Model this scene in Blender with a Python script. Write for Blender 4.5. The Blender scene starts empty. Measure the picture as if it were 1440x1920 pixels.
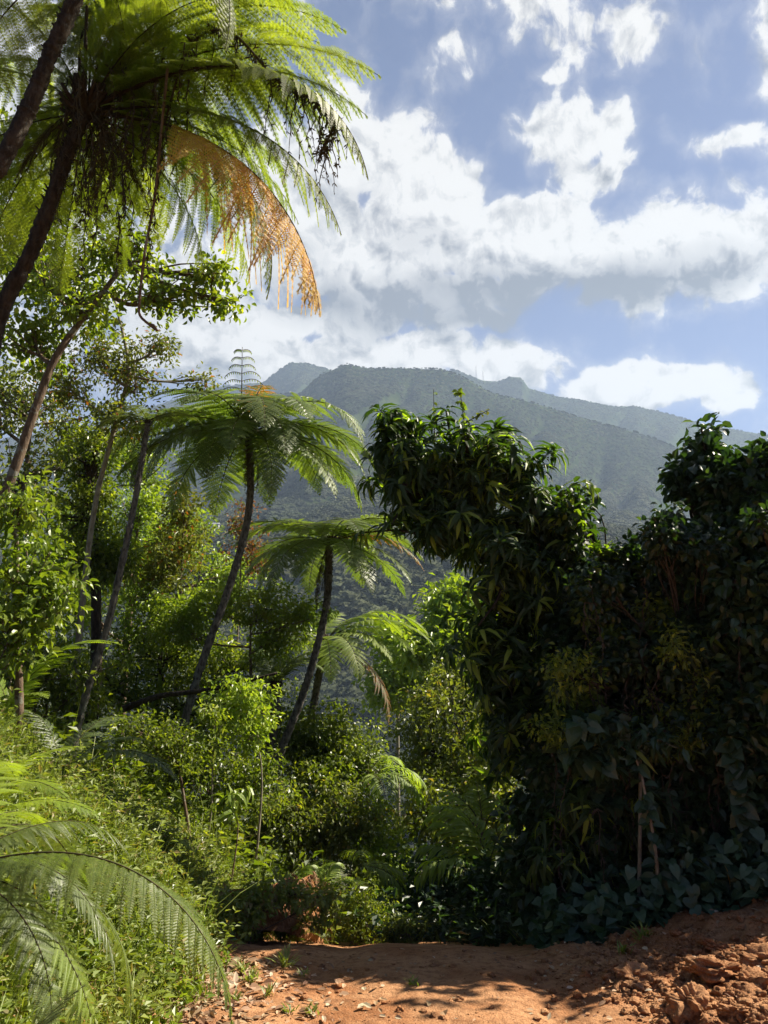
import bpy, math
import numpy as np
from mathutils import Vector, Matrix, Euler

rng = np.random.default_rng(11)
R = math.radians
scene = bpy.context.scene
COL = scene.collection

# ------------------------------------------------------------------ camera
F_PX, PITCH, EYE = 1450.0, R(11.3), 1.6
cam_d = bpy.data.cameras.new('camera'); cam = bpy.data.objects.new('camera', cam_d); COL.objects.link(cam)
cam.location = (0, 0, EYE); cam.rotation_euler = (R(90) + PITCH, 0, 0)
cam_d.sensor_fit = 'VERTICAL'; cam_d.sensor_height = 24.0
cam_d.lens = F_PX / 1920.0 * 24.0
cam_d.clip_start = 0.05; cam_d.clip_end = 20000
scene.camera = cam

def P(px, py, d):
    """point at distance y=d seen at photo pixel (px,py)"""
    u = (px - 720) / F_PX; v = (960 - py) / F_PX
    y = math.cos(PITCH) - v * math.sin(PITCH); z = math.sin(PITCH) + v * math.cos(PITCH)
    return np.array([u / y * d, d, EYE + z / y * d])
def azel(px, py):
    q = P(px, py, 1.0) - np.array([0, 0, EYE])
    return math.atan2(q[0], q[1]), math.atan2(q[2], math.hypot(q[0], q[1]))

# ------------------------------------------------------------------ render
scene.view_settings.view_transform = 'Standard'; scene.view_settings.look = 'None'
scene.view_settings.exposure = 1.6; scene.view_settings.gamma = 1.0
scene.render.engine = 'CYCLES'
cy = scene.cycles
cy.max_bounces = 7; cy.diffuse_bounces = 3; cy.glossy_bounces = 2; cy.transmission_bounces = 5
cy.volume_bounces = 0; cy.transparent_max_bounces = 8; cy.caustics_reflective = False; cy.caustics_refractive = False
cy.sample_clamp_indirect = 4.0
cy.use_denoising = True

# ------------------------------------------------------------------ sun
SUN_EL, SUN_AZ = R(45), R(24)          # azimuth measured from +X towards +Y
sd = Vector((math.cos(SUN_AZ) * math.cos(SUN_EL), math.sin(SUN_AZ) * math.cos(SUN_EL), math.sin(SUN_EL)))
sun_d = bpy.data.lights.new('sun', 'SUN'); sun = bpy.data.objects.new('sun', sun_d); COL.objects.link(sun)
sun_d.energy = 5.0; sun_d.angle = R(0.5); sun_d.color = (1.0, 0.91, 0.74)
sun.rotation_euler = sd.to_track_quat('Z', 'Y').to_euler(); sun.location = (20, 5, 30)

# ------------------------------------------------------------------ node helper
class NT:
    def __init__(s, tree): s.t = tree; s.n = tree.nodes; s.l = tree.links
    def new(s, typ, **kw):
        n = s.n.new(typ)
        for k, v in kw.items(): setattr(n, k, v)
        return n
    def put(s, sock, v):
        if isinstance(v, bpy.types.NodeSocket): s.l.new(v, sock)
        elif v is not None: sock.default_value = v
    def m(s, op, a, b=None, c=None, clamp=False):
        n = s.new('ShaderNodeMath', operation=op); n.use_clamp = clamp
        s.put(n.inputs[0], a); s.put(n.inputs[1], b); s.put(n.inputs[2], c)
        return n.outputs[0]
    def vm(s, op, a, b=None):
        n = s.new('ShaderNodeVectorMath', operation=op); s.put(n.inputs[0], a); s.put(n.inputs[1], b)
        return n.outputs['Value'] if op in ('LENGTH', 'DOT_PRODUCT') else n.outputs[0]
    def noise(s, vec, scale, detail=4, rough=.5, typ='FBM', dist=0.0):
        n = s.new('ShaderNodeTexNoise'); n.noise_type = typ
        s.put(n.inputs['Vector'], vec); n.inputs['Scale'].default_value = scale
        n.inputs['Detail'].default_value = detail; n.inputs['Roughness'].default_value = rough
        n.inputs['Distortion'].default_value = dist
        return n.outputs[0]
    def ss(s, x, a, b, lo=0., hi=1.):
        n = s.new('ShaderNodeMapRange', interpolation_type='SMOOTHSTEP')
        s.put(n.inputs[0], x); s.put(n.inputs[1], a); s.put(n.inputs[2], b); s.put(n.inputs[3], lo); s.put(n.inputs[4], hi)
        return n.outputs[0]
    def mix(s, f, a, b, bt='MIX'):
        n = s.new('ShaderNodeMix', data_type='RGBA', blend_type=bt)
        s.put(n.inputs[0], f)
        for i, v in ((6, a), (7, b)):
            if isinstance(v, tuple) and len(v) == 3: v = v + (1,)
            s.put(n.inputs[i], v)
        return n.outputs[2]
    def ramp(s, f, stops):
        n = s.new('ShaderNodeValToRGB'); cr = n.color_ramp
        while len(cr.elements) < len(stops): cr.elements.new(0.5)
        for e, (p, c) in zip(cr.elements, stops): e.position = p; e.color = tuple(c) + (1,)
        s.put(n.inputs[0], f); return n.outputs[0]

# ------------------------------------------------------------------ world: sky and clouds
w = bpy.data.worlds.new('World'); scene.world = w; w.use_nodes = True
w.node_tree.nodes.clear(); N = NT(w.node_tree)
out = N.new('ShaderNodeOutputWorld')
tc = N.new('ShaderNodeTexCoord')
gen = tc.outputs['Generated']
sep = N.new('ShaderNodeSeparateXYZ'); N.l.new(gen, sep.inputs[0])
az = N.m('ARCTAN2', sep.outputs[0], sep.outputs[1]); el = N.m('ARCSINE', sep.outputs[2])
cmb = N.new('ShaderNodeCombineXYZ'); N.l.new(az, cmb.inputs[0]); N.l.new(el, cmb.inputs[1])
ae = cmb.outputs[0]
CL = [  # px, py, rx, ry, weight
    (660, 300, 150, 130, 1.0), (780, 400, 220, 170, 1.25), (560, 430, 260, 230, 1.2), (980, 450, 250, 110, 1.25), (730, 250, 90, 60, .8),
    (1200, 480, 210, 115, 1.2), (1350, 470, 170, 120, 1.25), (1500, 470, 130, 110, 1.1), (880, 545, 330, 52, 1.0), (300, 560, 300, 130, 1.1), (670, 470, 120, 130, 1.2), (1200, 720, 120, 60, 1.0), (640, 600, 290, 62, 1.15), (880, 590, 170, 40, .95), (420, 610, 260, 90, 1.1),
    (420, 665, 340, 80, 1.3), (740, 672, 280, 62, 1.35), (960, 700, 190, 90, 1.15), (1140, 725, 170, 66, 1.1), (1300, 705, 95, 60, 1.05), (1370, 735, 70, 48, 1.0),
    (1050, 245, 140, 70, .95), (1140, 240, 80, 62, .65), (1090, 320, 150, 90, .5), (930, 10, 200, 70, .62), (860, 100, 100, 55, .5), (1170, 80, 120, 70, .55), (1030, 140, 45, 22, .45),
    (1320, 110, 60, 50, .35), (1450, 60, 60, 130, .62), (1380, 262, 120, 26, .5), (100, 250, 420, 330, .9), (-300, 500, 500, 300, .8), (1900, 300, 250, 120, .7), (1800, 650, 250, 90, .8)]
KPX = 1 / F_PX
def cloud_field(vec):
    acc = None
    for px, py, rx, ry, wt in CL:
        a, e = azel(px, py)
        d = N.vm('MULTIPLY', N.vm('SUBTRACT', vec, (a, e, 0)), (1 / (rx * KPX * .95), 1 / (ry * KPX * .92), 0))
        f = N.m('MULTIPLY', N.m('SUBTRACT', 1.0, N.vm('LENGTH', d)), wt)
        acc = f if acc is None else N.m('SMOOTH_MAX', acc, f, 0.12)
    nz = N.noise(vec, 10.0, 12, .66, dist=.2)
    bw = N.new('ShaderNodeTexVoronoi', feature='SMOOTH_F1'); N.put(bw.inputs['Vector'], N.vm('ADD', vec, N.vm('MULTIPLY', N.new('ShaderNodeTexNoise').outputs[1], (0, 0, 0))))
    bw.inputs['Scale'].default_value = 16; bw.inputs['Smoothness'].default_value = .6; bw.inputs['Detail'].default_value = 3
    billow = N.m('MULTIPLY', N.m('SUBTRACT', .42, bw.outputs['Distance']), .55)
    far = N.m('SUBTRACT', N.noise(gen, 2.2, 6, .55), .66)
    acc = N.m('MAXIMUM', acc, N.m('MULTIPLY', far, 2.2))
    return N.m('ADD', acc, N.m('ADD', N.m('MULTIPLY', N.m('SUBTRACT', nz, .5), 2.0), billow))
Wrp = N.new('ShaderNodeTexNoise'); N.put(Wrp.inputs['Vector'], ae); Wrp.inputs['Scale'].default_value = 14; Wrp.inputs['Detail'].default_value = 5
warp = N.vm('ADD', ae, N.vm('MULTIPLY', N.vm('SUBTRACT', Wrp.outputs['Color'], (.5, .5, .5)), (.05, .05, 0)))
D0 = cloud_field(warp)
D1 = cloud_field(N.vm('ADD', warp, (0.012, 0.035, 0)))
cover = N.m('ADD', N.m('MULTIPLY', N.ss(D0, -.12, .08), .66), N.m('MULTIPLY', N.ss(D0, -.50, .20), .34))
self_shade = N.ss(N.m('SUBTRACT', D1, N.m('MULTIPLY', D0, .45)), -.1, .75)  # cloud self-shading painted in from the density up toward the sun
a0, e0 = azel(850, 575)
bd = N.vm('LENGTH', N.vm('MULTIPLY', N.vm('SUBTRACT', warp, (a0, e0, 0)), (1 / .30, 1 / .045, 0)))
a2, e2 = azel(1290, 515)
bd2 = N.vm('LENGTH', N.vm('MULTIPLY', N.vm('SUBTRACT', warp, (a2, e2, 0)), (1 / .15, 1 / .04, 0)))
base_shade = N.m('MULTIPLY', N.m('ADD', N.ss(bd, 1.25, .25), N.m('MULTIPLY', N.ss(bd2, 1.2, .2), .6), clamp=True), N.m('ADD', .35, N.noise(warp, 9.0, 6, .6)))  # shaded grey undersides painted into the clouds as soft patches
def puff(v): return N.m('ADD', N.noise(v, 16.0, 7, .6), N.m('MULTIPLY', N.noise(v, 6.0, 3, .5), 1.1))
relief_shade = N.m('MULTIPLY', N.m('SUBTRACT', puff(N.vm('ADD', warp, (.007, .014, 0))), puff(warp)), 3.6)  # embossed noise puts light and shade of the puffs into the colour
lum = N.m('ADD', N.m('ADD', N.m('MULTIPLY', self_shade, .40), N.m('MAXIMUM', relief_shade, -.12)), N.m('MULTIPLY', base_shade, 1.0), clamp=True)
cloud_c = N.mix(lum, (0.99, 0.955, 0.90), (0.21, 0.22, 0.245))
sky = N.new('ShaderNodeTexSky', sky_type='NISHITA'); sky.sun_disc = False
sky.sun_elevation = SUN_EL; sky.sun_rotation = math.atan2(sd.x, sd.y)
sky.air_density = .75; sky.dust_density = .2; sky.ozone_density = 3.5; sky.altitude = 300
bg1 = N.new('ShaderNodeBackground'); N.l.new(N.mix(1.0, sky.outputs[0], (.68, .61, .69), 'MULTIPLY'), bg1.inputs[0]); bg1.inputs[1].default_value = 0.05
bg2 = N.new('ShaderNodeBackground'); N.l.new(cloud_c, bg2.inputs[0]); bg2.inputs[1].default_value = 0.315
mx = N.new('ShaderNodeMixShader'); N.l.new(cover, mx.inputs[0]); N.l.new(bg1.outputs[0], mx.inputs[1]); N.l.new(bg2.outputs[0], mx.inputs[2])
N.l.new(mx.outputs[0], out.inputs[0])
w.cycles.sampling_method = 'MANUAL'; w.cycles.sample_map_resolution = 512

# ------------------------------------------------------------------ materials
def mat(name):
    m = bpy.data.materials.new(name); m.use_nodes = True; m.node_tree.nodes.clear(); return m, NT(m.node_tree)
def leaf_mat(name, c1, c2, accent=None, acc_at=.95, rough=.45, trans=.38, tcol=(1.5, 1.5, .5), spec=.5, vlo=.8, vr=.4, ns=1.3, nmul=(.72, .80, .70)):
    m, n = mat(name)
    g = n.new('ShaderNodeNewGeometry'); oi = n.new('ShaderNodeObjectInfo')
    rnd = g.outputs['Random Per Island']
    c = n.mix(rnd, c1, c2)
    if accent: c = n.mix(n.ss(rnd, acc_at, min(1, acc_at + .02)), c, accent)
    pos = g.outputs['Position']
    c = n.mix(n.ss(n.noise(pos, ns, 2 if ns > 1 else 5), .38, .62), c, n.mix(1.0, c, nmul, 'MULTIPLY'))
    c = n.mix(1.0, c, (1.10, 1.10, .78) if name == 'lance_leaf' else (1.14, .97, .88) if name in ('far_crown', 'frond_orange', 'fallen_leaf') else (1.15, 1.35, 1.2) if name in ('shade_dark_leaf', 'heart_leaf') else (1.30, 1.22, .96), 'MULTIPLY')
    v = n.m('ADD', vlo, n.m('MULTIPLY', oi.outputs['Random'], vr))
    hsv = n.new('ShaderNodeHueSaturation'); n.put(hsv.inputs['Color'], c); n.put(hsv.inputs['Value'], v)
    c = hsv.outputs[0]
    p = n.new('ShaderNodeBsdfPrincipled'); n.put(p.inputs['Base Color'], c); n.put(p.inputs['Roughness'], rough)
    p.inputs['Specular IOR Level'].default_value = spec
    tl = n.new('ShaderNodeBsdfTranslucent'); n.put(tl.inputs[0], n.mix(1.0, c, tcol, 'MULTIPLY'))
    ms = n.new('ShaderNodeMixShader'); ms.inputs[0].default_value = trans
    n.l.new(p.outputs[0], ms.inputs[1]); n.l.new(tl.outputs[0], ms.inputs[2])
    o = n.new('ShaderNodeOutputMaterial'); n.l.new(ms.outputs[0], o.inputs[0]); return m
def bark_mat(name, c1, c2, scale=30, bump=.5, lichen=None):
    m, n = mat(name)
    g = n.new('ShaderNodeNewGeometry'); pos = g.outputs['Position']
    st = n.vm('MULTIPLY', pos, (1, 1, .35))
    nz = n.noise(st, scale, 6, .65)
    c = n.mix(n.ss(nz, .35, .65), c1, c2)
    if lichen: c = n.mix(n.ss(n.noise(pos, 7, 5, .6), .56, .62), c, lichen)
    p = n.new('ShaderNodeBsdfPrincipled'); n.put(p.inputs['Base Color'], c); p.inputs['Roughness'].default_value = .85
    p.inputs['Specular IOR Level'].default_value = .2
    b = n.new('ShaderNodeBump'); n.put(b.inputs['Height'], nz); b.inputs['Strength'].default_value = bump; b.inputs['Distance'].default_value = .03
    n.l.new(b.outputs[0], p.inputs['Normal'])
    o = n.new('ShaderNodeOutputMaterial'); n.l.new(p.outputs[0], o.inputs[0]); return m

M = {}
M['frond'] = leaf_mat('frond_green', (0.075, 0.115, 0.032), (0.12, 0.16, 0.05), rough=.45, trans=.46, tcol=(1.7, 1.8, .5))
M['frond_lime'] = leaf_mat('frond_lime', (0.15, 0.22, 0.035), (0.21, 0.28, 0.05), rough=.5, trans=.5, tcol=(1.8, 1.8, .45))
M['frond_grey'] = leaf_mat('frond_grey_green', (0.085, 0.12, 0.06), (0.13, 0.165, 0.075), rough=.4, trans=.3, tcol=(1.5, 1.6, .5))
M['frond_orange'] = leaf_mat('frond_orange', (.60, .40, .09), (.76, .60, .17), rough=.6, trans=.5, tcol=(1.15, 1.08, .6), accent=(.62, .36, .20), acc_at=.85)
M['frond_mixed'] = leaf_mat('frond_yellowing', (.08, .12, .03), (.13, .14, .03), accent=(.40, .16, .04), acc_at=.62, rough=.5, trans=.45)
M['frond_back'] = leaf_mat('frond_backlit', (.09, .125, .03), (.14, .17, .045), rough=.5, trans=.58, tcol=(2.1, 2.1, .55))
M['rachis'] = bark_mat('rachis', (.05, .055, .02), (.09, .075, .03), 60, .2)
M['rachis_dark'] = bark_mat('rachis_dark', (.025, .018, .012), (.05, .035, .02), 60, .3)
M['dead'] = leaf_mat('dead_frond', (.030, .024, .015), (.06, .045, .025), rough=.8, trans=.2, tcol=(1.3, 1.1, .7))
M['mango'] = leaf_mat('lance_leaf', (0.022, 0.042, 0.012), (0.045, 0.072, 0.018), rough=.5, trans=.42, tcol=(2.1, 2.5, .5), accent=(.20, .25, .045), acc_at=.8)  # pale accent leaves paint in sunlit tips, scattered at random
M['dark'] = leaf_mat('shade_dark_leaf', (0.018, 0.034, 0.015), (0.038, 0.058, 0.022), rough=.4, trans=.28, tcol=(1.9, 2.1, .5), accent=(.10, .13, .03), acc_at=.95)  # darker green that puts shade into the leaf colour of shadowed foliage
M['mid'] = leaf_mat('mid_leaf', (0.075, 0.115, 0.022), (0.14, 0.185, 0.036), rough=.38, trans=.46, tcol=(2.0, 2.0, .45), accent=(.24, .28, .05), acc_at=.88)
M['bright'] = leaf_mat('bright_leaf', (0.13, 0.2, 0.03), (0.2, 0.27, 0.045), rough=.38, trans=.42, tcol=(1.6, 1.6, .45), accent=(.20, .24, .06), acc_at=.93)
M['tinged'] = leaf_mat('orange_tinged_leaf', (0.11, 0.15, 0.03), (0.18, 0.21, 0.045), rough=.45, trans=.4, tcol=(1.6, 1.5, .5), accent=(.33, .13, .04), acc_at=.94)
M['rust'] = leaf_mat('rust_leaf', (.16, .08, .035), (.25, .12, .05), rough=.6, trans=.4, tcol=(1.4, 1.1, .6), accent=(.10, .14, .03), acc_at=.7)
M['olive'] = leaf_mat('olive_leaf', (0.07, 0.09, 0.032), (0.12, 0.14, 0.048), rough=.4, trans=.45, tcol=(2.0, 2.1, .5), accent=(.18, .14, .05), acc_at=.95)
M['herb'] = leaf_mat('herb_leaf', (0.12, 0.165, 0.04), (0.2, 0.245, 0.065), rough=.5, trans=.4, tcol=(1.5, 1.5, .5), accent=(.20, .17, .08), acc_at=.9)
M['grass'] = leaf_mat('grass_blade', (0.14, 0.19, 0.045), (0.24, 0.28, 0.08), rough=.45, trans=.4, tcol=(1.4, 1.5, .5), accent=(.28, .22, .11), acc_at=.85)
M['heart'] = leaf_mat('heart_leaf', (0.03, 0.052, 0.03), (0.045, 0.072, 0.04), rough=.42, trans=.25, tcol=(1.6, 1.8, .5))
M['litter'] = leaf_mat('fallen_leaf', (.22, .12, .07), (.58, .44, .30), rough=.7, trans=.15, tcol=(1, .9, .7), accent=(.50, .45, .36), acc_at=.8)
M['far'] = leaf_mat('far_crown', (.022, .036, .022), (.058, .075, .036), rough=.8, trans=.12, tcol=(1.4, 1.5, .6), spec=.1, vlo=.45, vr=1.3, ns=.006, nmul=(.50, .60, .66))
M['bark_fern'] = bark_mat('tree_fern_trunk', (.04, .034, .028), (.16, .145, .12), 26, 1.0, (.15, .15, .12))
M['bark_dark'] = bark_mat('dark_bark', (.022, .016, .011), (.06, .046, .033), 24, 1.0)
M['bark_brown'] = bark_mat('brown_bark', (.09, .06, .04), (.17, .12, .08), 20, .8, (.22, .21, .17))
M['bark_pale'] = bark_mat('pale_bark', (.16, .14, .10), (.30, .27, .20), 30, .5)
M['vine'] = bark_mat('dead_vine', (.035, .028, .020), (.10, .078, .055), 40, .5)
M['root'] = bark_mat('dry_root', (.22, .12, .06), (.38, .24, .13), 40, .5)

def dirt_mat(name, road=True):
    m, n = mat(name)
    g = n.new('ShaderNodeNewGeometry'); pos = g.outputs['Position']
    a = n.noise(pos, 1.7, 6, .6); b = n.noise(pos, 14, 8, .68); c = n.noise(pos, 90, 4, .6)
    col = n.mix(n.ss(a, .38, .62), (.35, .150, .062), (.47, .245, .120))
    col = n.mix(n.m('MULTIPLY', n.ss(b, .42, .68), .75), col, (.17, .070, .030))
    col = n.mix(n.m('MULTIPLY', n.ss(c, .52, .72), .6), col, (.56, .34, .20))
    sp = n.new('ShaderNodeTexVoronoi'); n.put(sp.inputs['Vector'], pos); sp.inputs['Scale'].default_value = 38
    col = n.mix(n.m('MULTIPLY', n.ss(sp.outputs['Distance'], .22, .12), n.ss(n.noise(pos, 5, 3), .5, .62)), col, (.13, .055, .028))
    if road:  # soil turns to dark leaf mould away from the open dirt
        sx = n.new('ShaderNodeSeparateXYZ'); n.l.new(pos, sx.inputs[0])
        xx = n.m('ADD', sx.outputs[0], n.m('MULTIPLY', n.m('SUBTRACT', n.noise(pos, 2.5, 5, .6), .5), 1.0))
        mould = n.m('MAXIMUM', n.ss(xx, -1.7, -2.4), n.ss(sx.outputs[1], 12, 16))
        mould = n.m('MAXIMUM', mould, n.ss(xx, 5.5, 7))
        col = n.mix(mould, col, n.mix(n.ss(b, .4, .6), (.05, .035, .02), (.06, .075, .025)))
    h = n.m('ADD', n.m('MULTIPLY', b, 1.0), n.m('MULTIPLY', c, .35))
    p = n.new('ShaderNodeBsdfPrincipled'); n.put(p.inputs['Base Color'], col); p.inputs['Roughness'].default_value = .95
    p.inputs['Specular IOR Level'].default_value = .15
    bp = n.new('ShaderNodeBump'); n.put(bp.inputs['Height'], h); bp.inputs['Strength'].default_value = 1.0; bp.inputs['Distance'].default_value = .035
    n.l.new(bp.outputs[0], p.inputs['Normal'])
    o = n.new('ShaderNodeOutputMaterial'); n.l.new(p.outputs[0], o.inputs[0]); return m
M['dirt'] = dirt_mat('red_dirt'); M['clod'] = dirt_mat('red_clod', False)
def slope_mat():
    m, n = mat('forest_floor')
    g = n.new('ShaderNodeNewGeometry'); pos = g.outputs['Position']
    col = n.mix(n.ss(n.noise(pos, .05, 6, .6), .4, .6), (.022, .036, .014), (.045, .06, .022))
    p = n.new('ShaderNodeBsdfDiffuse'); n.put(p.inputs[0], col)
    o = n.new('ShaderNodeOutputMaterial'); n.l.new(p.outputs[0], o.inputs[0]); return m
M['slope'] = slope_mat()
def plain(name, c, rough=.6, metal=0):
    m, n = mat(name); p = n.new('ShaderNodeBsdfPrincipled')
    g = n.new('ShaderNodeNewGeometry'); nz = n.noise(g.outputs['Position'], 3, 5)
    n.put(p.inputs['Base Color'], n.mix(nz, tuple(x * .75 for x in c), c)); p.inputs['Roughness'].default_value = rough; p.inputs['Metallic'].default_value = metal
    o = n.new('ShaderNodeOutputMaterial'); n.l.new(p.outputs[0], o.inputs[0]); return m
M['white'] = plain('pale_wall', (.45, .45, .42)); M['roofm'] = plain('metal_roof', (.3, .32, .34), .6); M['mast'] = plain('mast_steel', (.5, .5, .5), .5)
M['stone'] = bark_mat('brown_stone', (.20, .12, .075), (.36, .25, .17), 12, .6)

# ------------------------------------------------------------------ mesh helpers
class Geo:
    def __init__(s): s.V = []; s.F = []; s.n = 0
    def add(s, V, F, mi=0, smooth=False):
        V = np.asarray(V, float).reshape(-1, 3)
        for f in (F if isinstance(F, list) else [F]):
            f = np.asarray(f, int)
            if len(f): s.F.append((f + s.n, mi, smooth))
        s.V.append(V); s.n += len(V)
    def mesh(s, name, mats, origin=(0, 0, 0)):
        V = np.concatenate(s.V) - np.asarray(origin, float)
        me = bpy.data.meshes.new(name)
        loops = np.concatenate([f.ravel() for f, _, _ in s.F])
        sizes = np.concatenate([np.full(len(f), f.shape[1]) for f, _, _ in s.F])
        mi = np.concatenate([np.full(len(f), m) for f, m, _ in s.F]); sm = np.concatenate([np.full(len(f), q) for f, _, q in s.F])
        me.vertices.add(len(V)); me.vertices.foreach_set('co', V.astype(np.float32).ravel())
        me.loops.add(len(loops)); me.loops.foreach_set('vertex_index', loops.astype(np.int32))
        me.polygons.add(len(sizes)); st = np.concatenate([[0], np.cumsum(sizes)[:-1]])
        me.polygons.foreach_set('loop_start', st.astype(np.int32))
        me.polygons.foreach_set('material_index', mi.astype(np.int32)); me.polygons.foreach_set('use_smooth', sm.astype(bool))
        for m in (mats if isinstance(mats, (list, tuple)) else [mats]): me.materials.append(m)
        me.update(calc_edges=True); return me
def put(name, me, parent=None, loc=(0, 0, 0), rot=None, scale=None, **props):
    o = bpy.data.objects.new(name, me); COL.objects.link(o)
    if parent: o.parent = parent
    o.location = loc
    if rot is not None: o.rotation_euler = rot
    if scale is not None: o.scale = (scale,) * 3 if np.isscalar(scale) else scale
    for k, v in props.items(): o[k] = v
    return o
def thing(name, label, cat, loc, group=None, rot=None, scale=None):
    o = bpy.data.objects.new(name, None); COL.objects.link(o); o.location = tuple(loc); o.empty_display_size = .2
    if rot is not None: o.rotation_euler = rot
    if scale is not None: o.scale = (scale,) * 3
    o['label'] = label; o['category'] = cat
    if group: o['group'] = group
    return o
def nrm(a): return a / (np.linalg.norm(a, axis=-1, keepdims=True) + 1e-9)
def spline(pts, n):
    pts = np.asarray(pts, float); k = len(pts)
    if k < 3: return np.linspace(0, 1, n)[:, None] * (pts[-1] - pts[0]) + pts[0]
    ext = np.vstack([2 * pts[0] - pts[1], pts, 2 * pts[-1] - pts[-2]])
    t = np.linspace(0, k - 1 - 1e-6, n); i = t.astype(int); f = (t - i)[:, None]
    a, b, c, d = ext[i], ext[i + 1], ext[i + 2], ext[i + 3]
    return .5 * ((2 * b) + (-a + c) * f + (2 * a - 5 * b + 4 * c - d) * f ** 2 + (-a + 3 * b - 3 * c + d) * f ** 3)
def tube(geo, pts, r, sides=6, mi=0, wob=0.0):
    pts = np.asarray(pts, float); n = len(pts); r = np.broadcast_to(r, (n,)).astype(float)
    T = nrm(np.gradient(pts, axis=0)); ref = np.array([1., 0, 0]) if abs(T[:, 0]).mean() < .7 else np.array([0, 0, 1.])
    A = nrm(np.cross(T, ref)); B = np.cross(T, A)
    th = np.linspace(0, 2 * np.pi, sides, endpoint=False)
    rr = r[:, None] * (1 + wob * rng.uniform(-1, 1, (n, sides)))
    V = pts[:, None] + rr[..., None] * (np.cos(th)[None, :, None] * A[:, None] + np.sin(th)[None, :, None] * B[:, None])
    i = np.arange(n - 1)[:, None] * sides; j = np.arange(sides)[None]; j2 = (j + 1) % sides
    F = np.stack([i + j, i + j2, i + j2 + sides, i + j + sides], -1).reshape(-1, 4)
    caps = [F]
    V = V.reshape(-1, 3)
    V = np.vstack([V, pts[-1]]); k = len(V) - 1; b = (n - 1) * sides
    caps.append(np.stack([b + np.arange(sides), b + (np.arange(sides) + 1) % sides, np.full(sides, k)], -1))
    geo.add(V, caps, mi, True)
# leaf templates: (u along, w across, h up), faces
def T_leaf(droop=.2, fold=.22, w1=.5, w2=.42):
    V = np.array([[0, 0, 0, 0], [.35, 0, 0, 0], [.7, 0, 0, -.35 * droop], [1, 0, 0, -droop], [.33, w1, fold, 0], [.7, w2, fold, -.35 * droop], [.33, -w1, fold, 0], [.7, -w2, fold, -.35 * droop]])
    return V, [np.array([[1, 2, 5, 4], [1, 6, 7, 2]]), np.array([[0, 1, 4], [2, 3, 5], [0, 6, 1], [2, 7, 3]])]
T_full = T_leaf()
T_lance = T_leaf(.55, .2, .5, .40)
T_droopy = T_leaf(.85, .2, .5, .40)
T_tiny = (np.array([[0, 0, 0, 0], [.45, .5, .22, 0], [1, 0, 0, -.12], [.45, -.5, .22, 0]]), [np.array([[0, 3, 2], [0, 2, 1]])])
T_flat = (np.array([[0, .3, 0, 0], [.5, .5, 0, 0], [1, 0, 0, -.1], [.5, -.5, 0, 0], [0, -.3, 0, 0]]), [np.array([[0, 4, 3, 1]]), np.array([[1, 3, 2]])])
T_heart = (np.array([[.08, 0, 0, 0], [-.06, .28, .06, 0], [.2, .52, .10, 0], [.55, .42, .02, -.02], [1, 0, 0, -.22], [.55, -.42, .02, -.02], [.2, -.52, .10, 0], [-.06, -.28, .06, 0], [.5, 0, -.02, 0]]),
           [np.array([[0, 8, 2, 1], [8, 4, 3, 2], [0, 7, 6, 8], [8, 6, 5, 4]])])
def leaves(geo, Pp, D, Nn, L, W, tmpl, mi=0):
    TV, TF = tmpl; n = len(Pp); D = nrm(D); S = nrm(np.cross(Nn, D)); Nn = np.cross(D, S)
    L = np.broadcast_to(L, (n,))[:, None, None]; W = np.broadcast_to(W, (n,))[:, None, None]
    V = Pp[:, None] + TV[None, :, 0:1] * L * D[:, None] + TV[None, :, 1:2] * W * S[:, None] + (TV[None, :, 2:3] * W + TV[None, :, 3:4] * L) * Nn[:, None]
    off = (np.arange(n) * len(TV))[:, None, None]
    geo.add(V.reshape(-1, 3), [(f[None] + off).reshape(-1, f.shape[1]) for f in TF], mi)
def rsph(n, p=1 / 3):
    v = nrm(rng.normal(size=(n, 3))); return v * rng.uniform(0, 1, (n, 1)) ** p
def clumps(geo, C, r, k, L, W, tmpl=T_tiny, droop=.3, up=.9, mi=0):
    m = len(C); off = rsph(m * k, .5); Cc = np.repeat(C, k, 0); n = m * k
    sc = np.repeat(rng.uniform(.7, 1.3, m), k)[:, None]
    Pp = Cc + off * r * sc * np.array([1, 1, .7])
    D = off + rng.normal(size=(n, 3)) * .45 + np.array([0, 0, -droop])
    Nn = np.array([0, 0, up]) + rng.normal(size=(n, 3)) * .5 + off * .3
    s = rng.uniform(.65, 1.25, n); leaves(geo, Pp, D, Nn, L * s, W * s, tmpl, mi)
def rosettes(geo, C, A, k, L, W, tmpl, mi=0, spread=.12):
    """shoots: leaves whorled round an axis A at C"""
    m = len(C); n = m * k; A = nrm(A); Ar = np.repeat(A, k, 0); Cr = np.repeat(C, k, 0)
    v = rng.normal(size=(n, 3)); v = nrm(v - (v * Ar).sum(1, keepdims=True) * Ar)
    t = rng.uniform(-1, .3, n)[:, None]
    Pp = Cr + Ar * t * spread
    D = v + Ar * (.35 + .5 * t) + np.array([0, 0, -.15])
    Nn = Ar + np.array([0, 0, .5]) + rng.normal(size=(n, 3)) * .15
    s = rng.uniform(.6, 1.15, n); leaves(geo, Pp, D, Nn, L * s, W * s, tmpl, mi)

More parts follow.
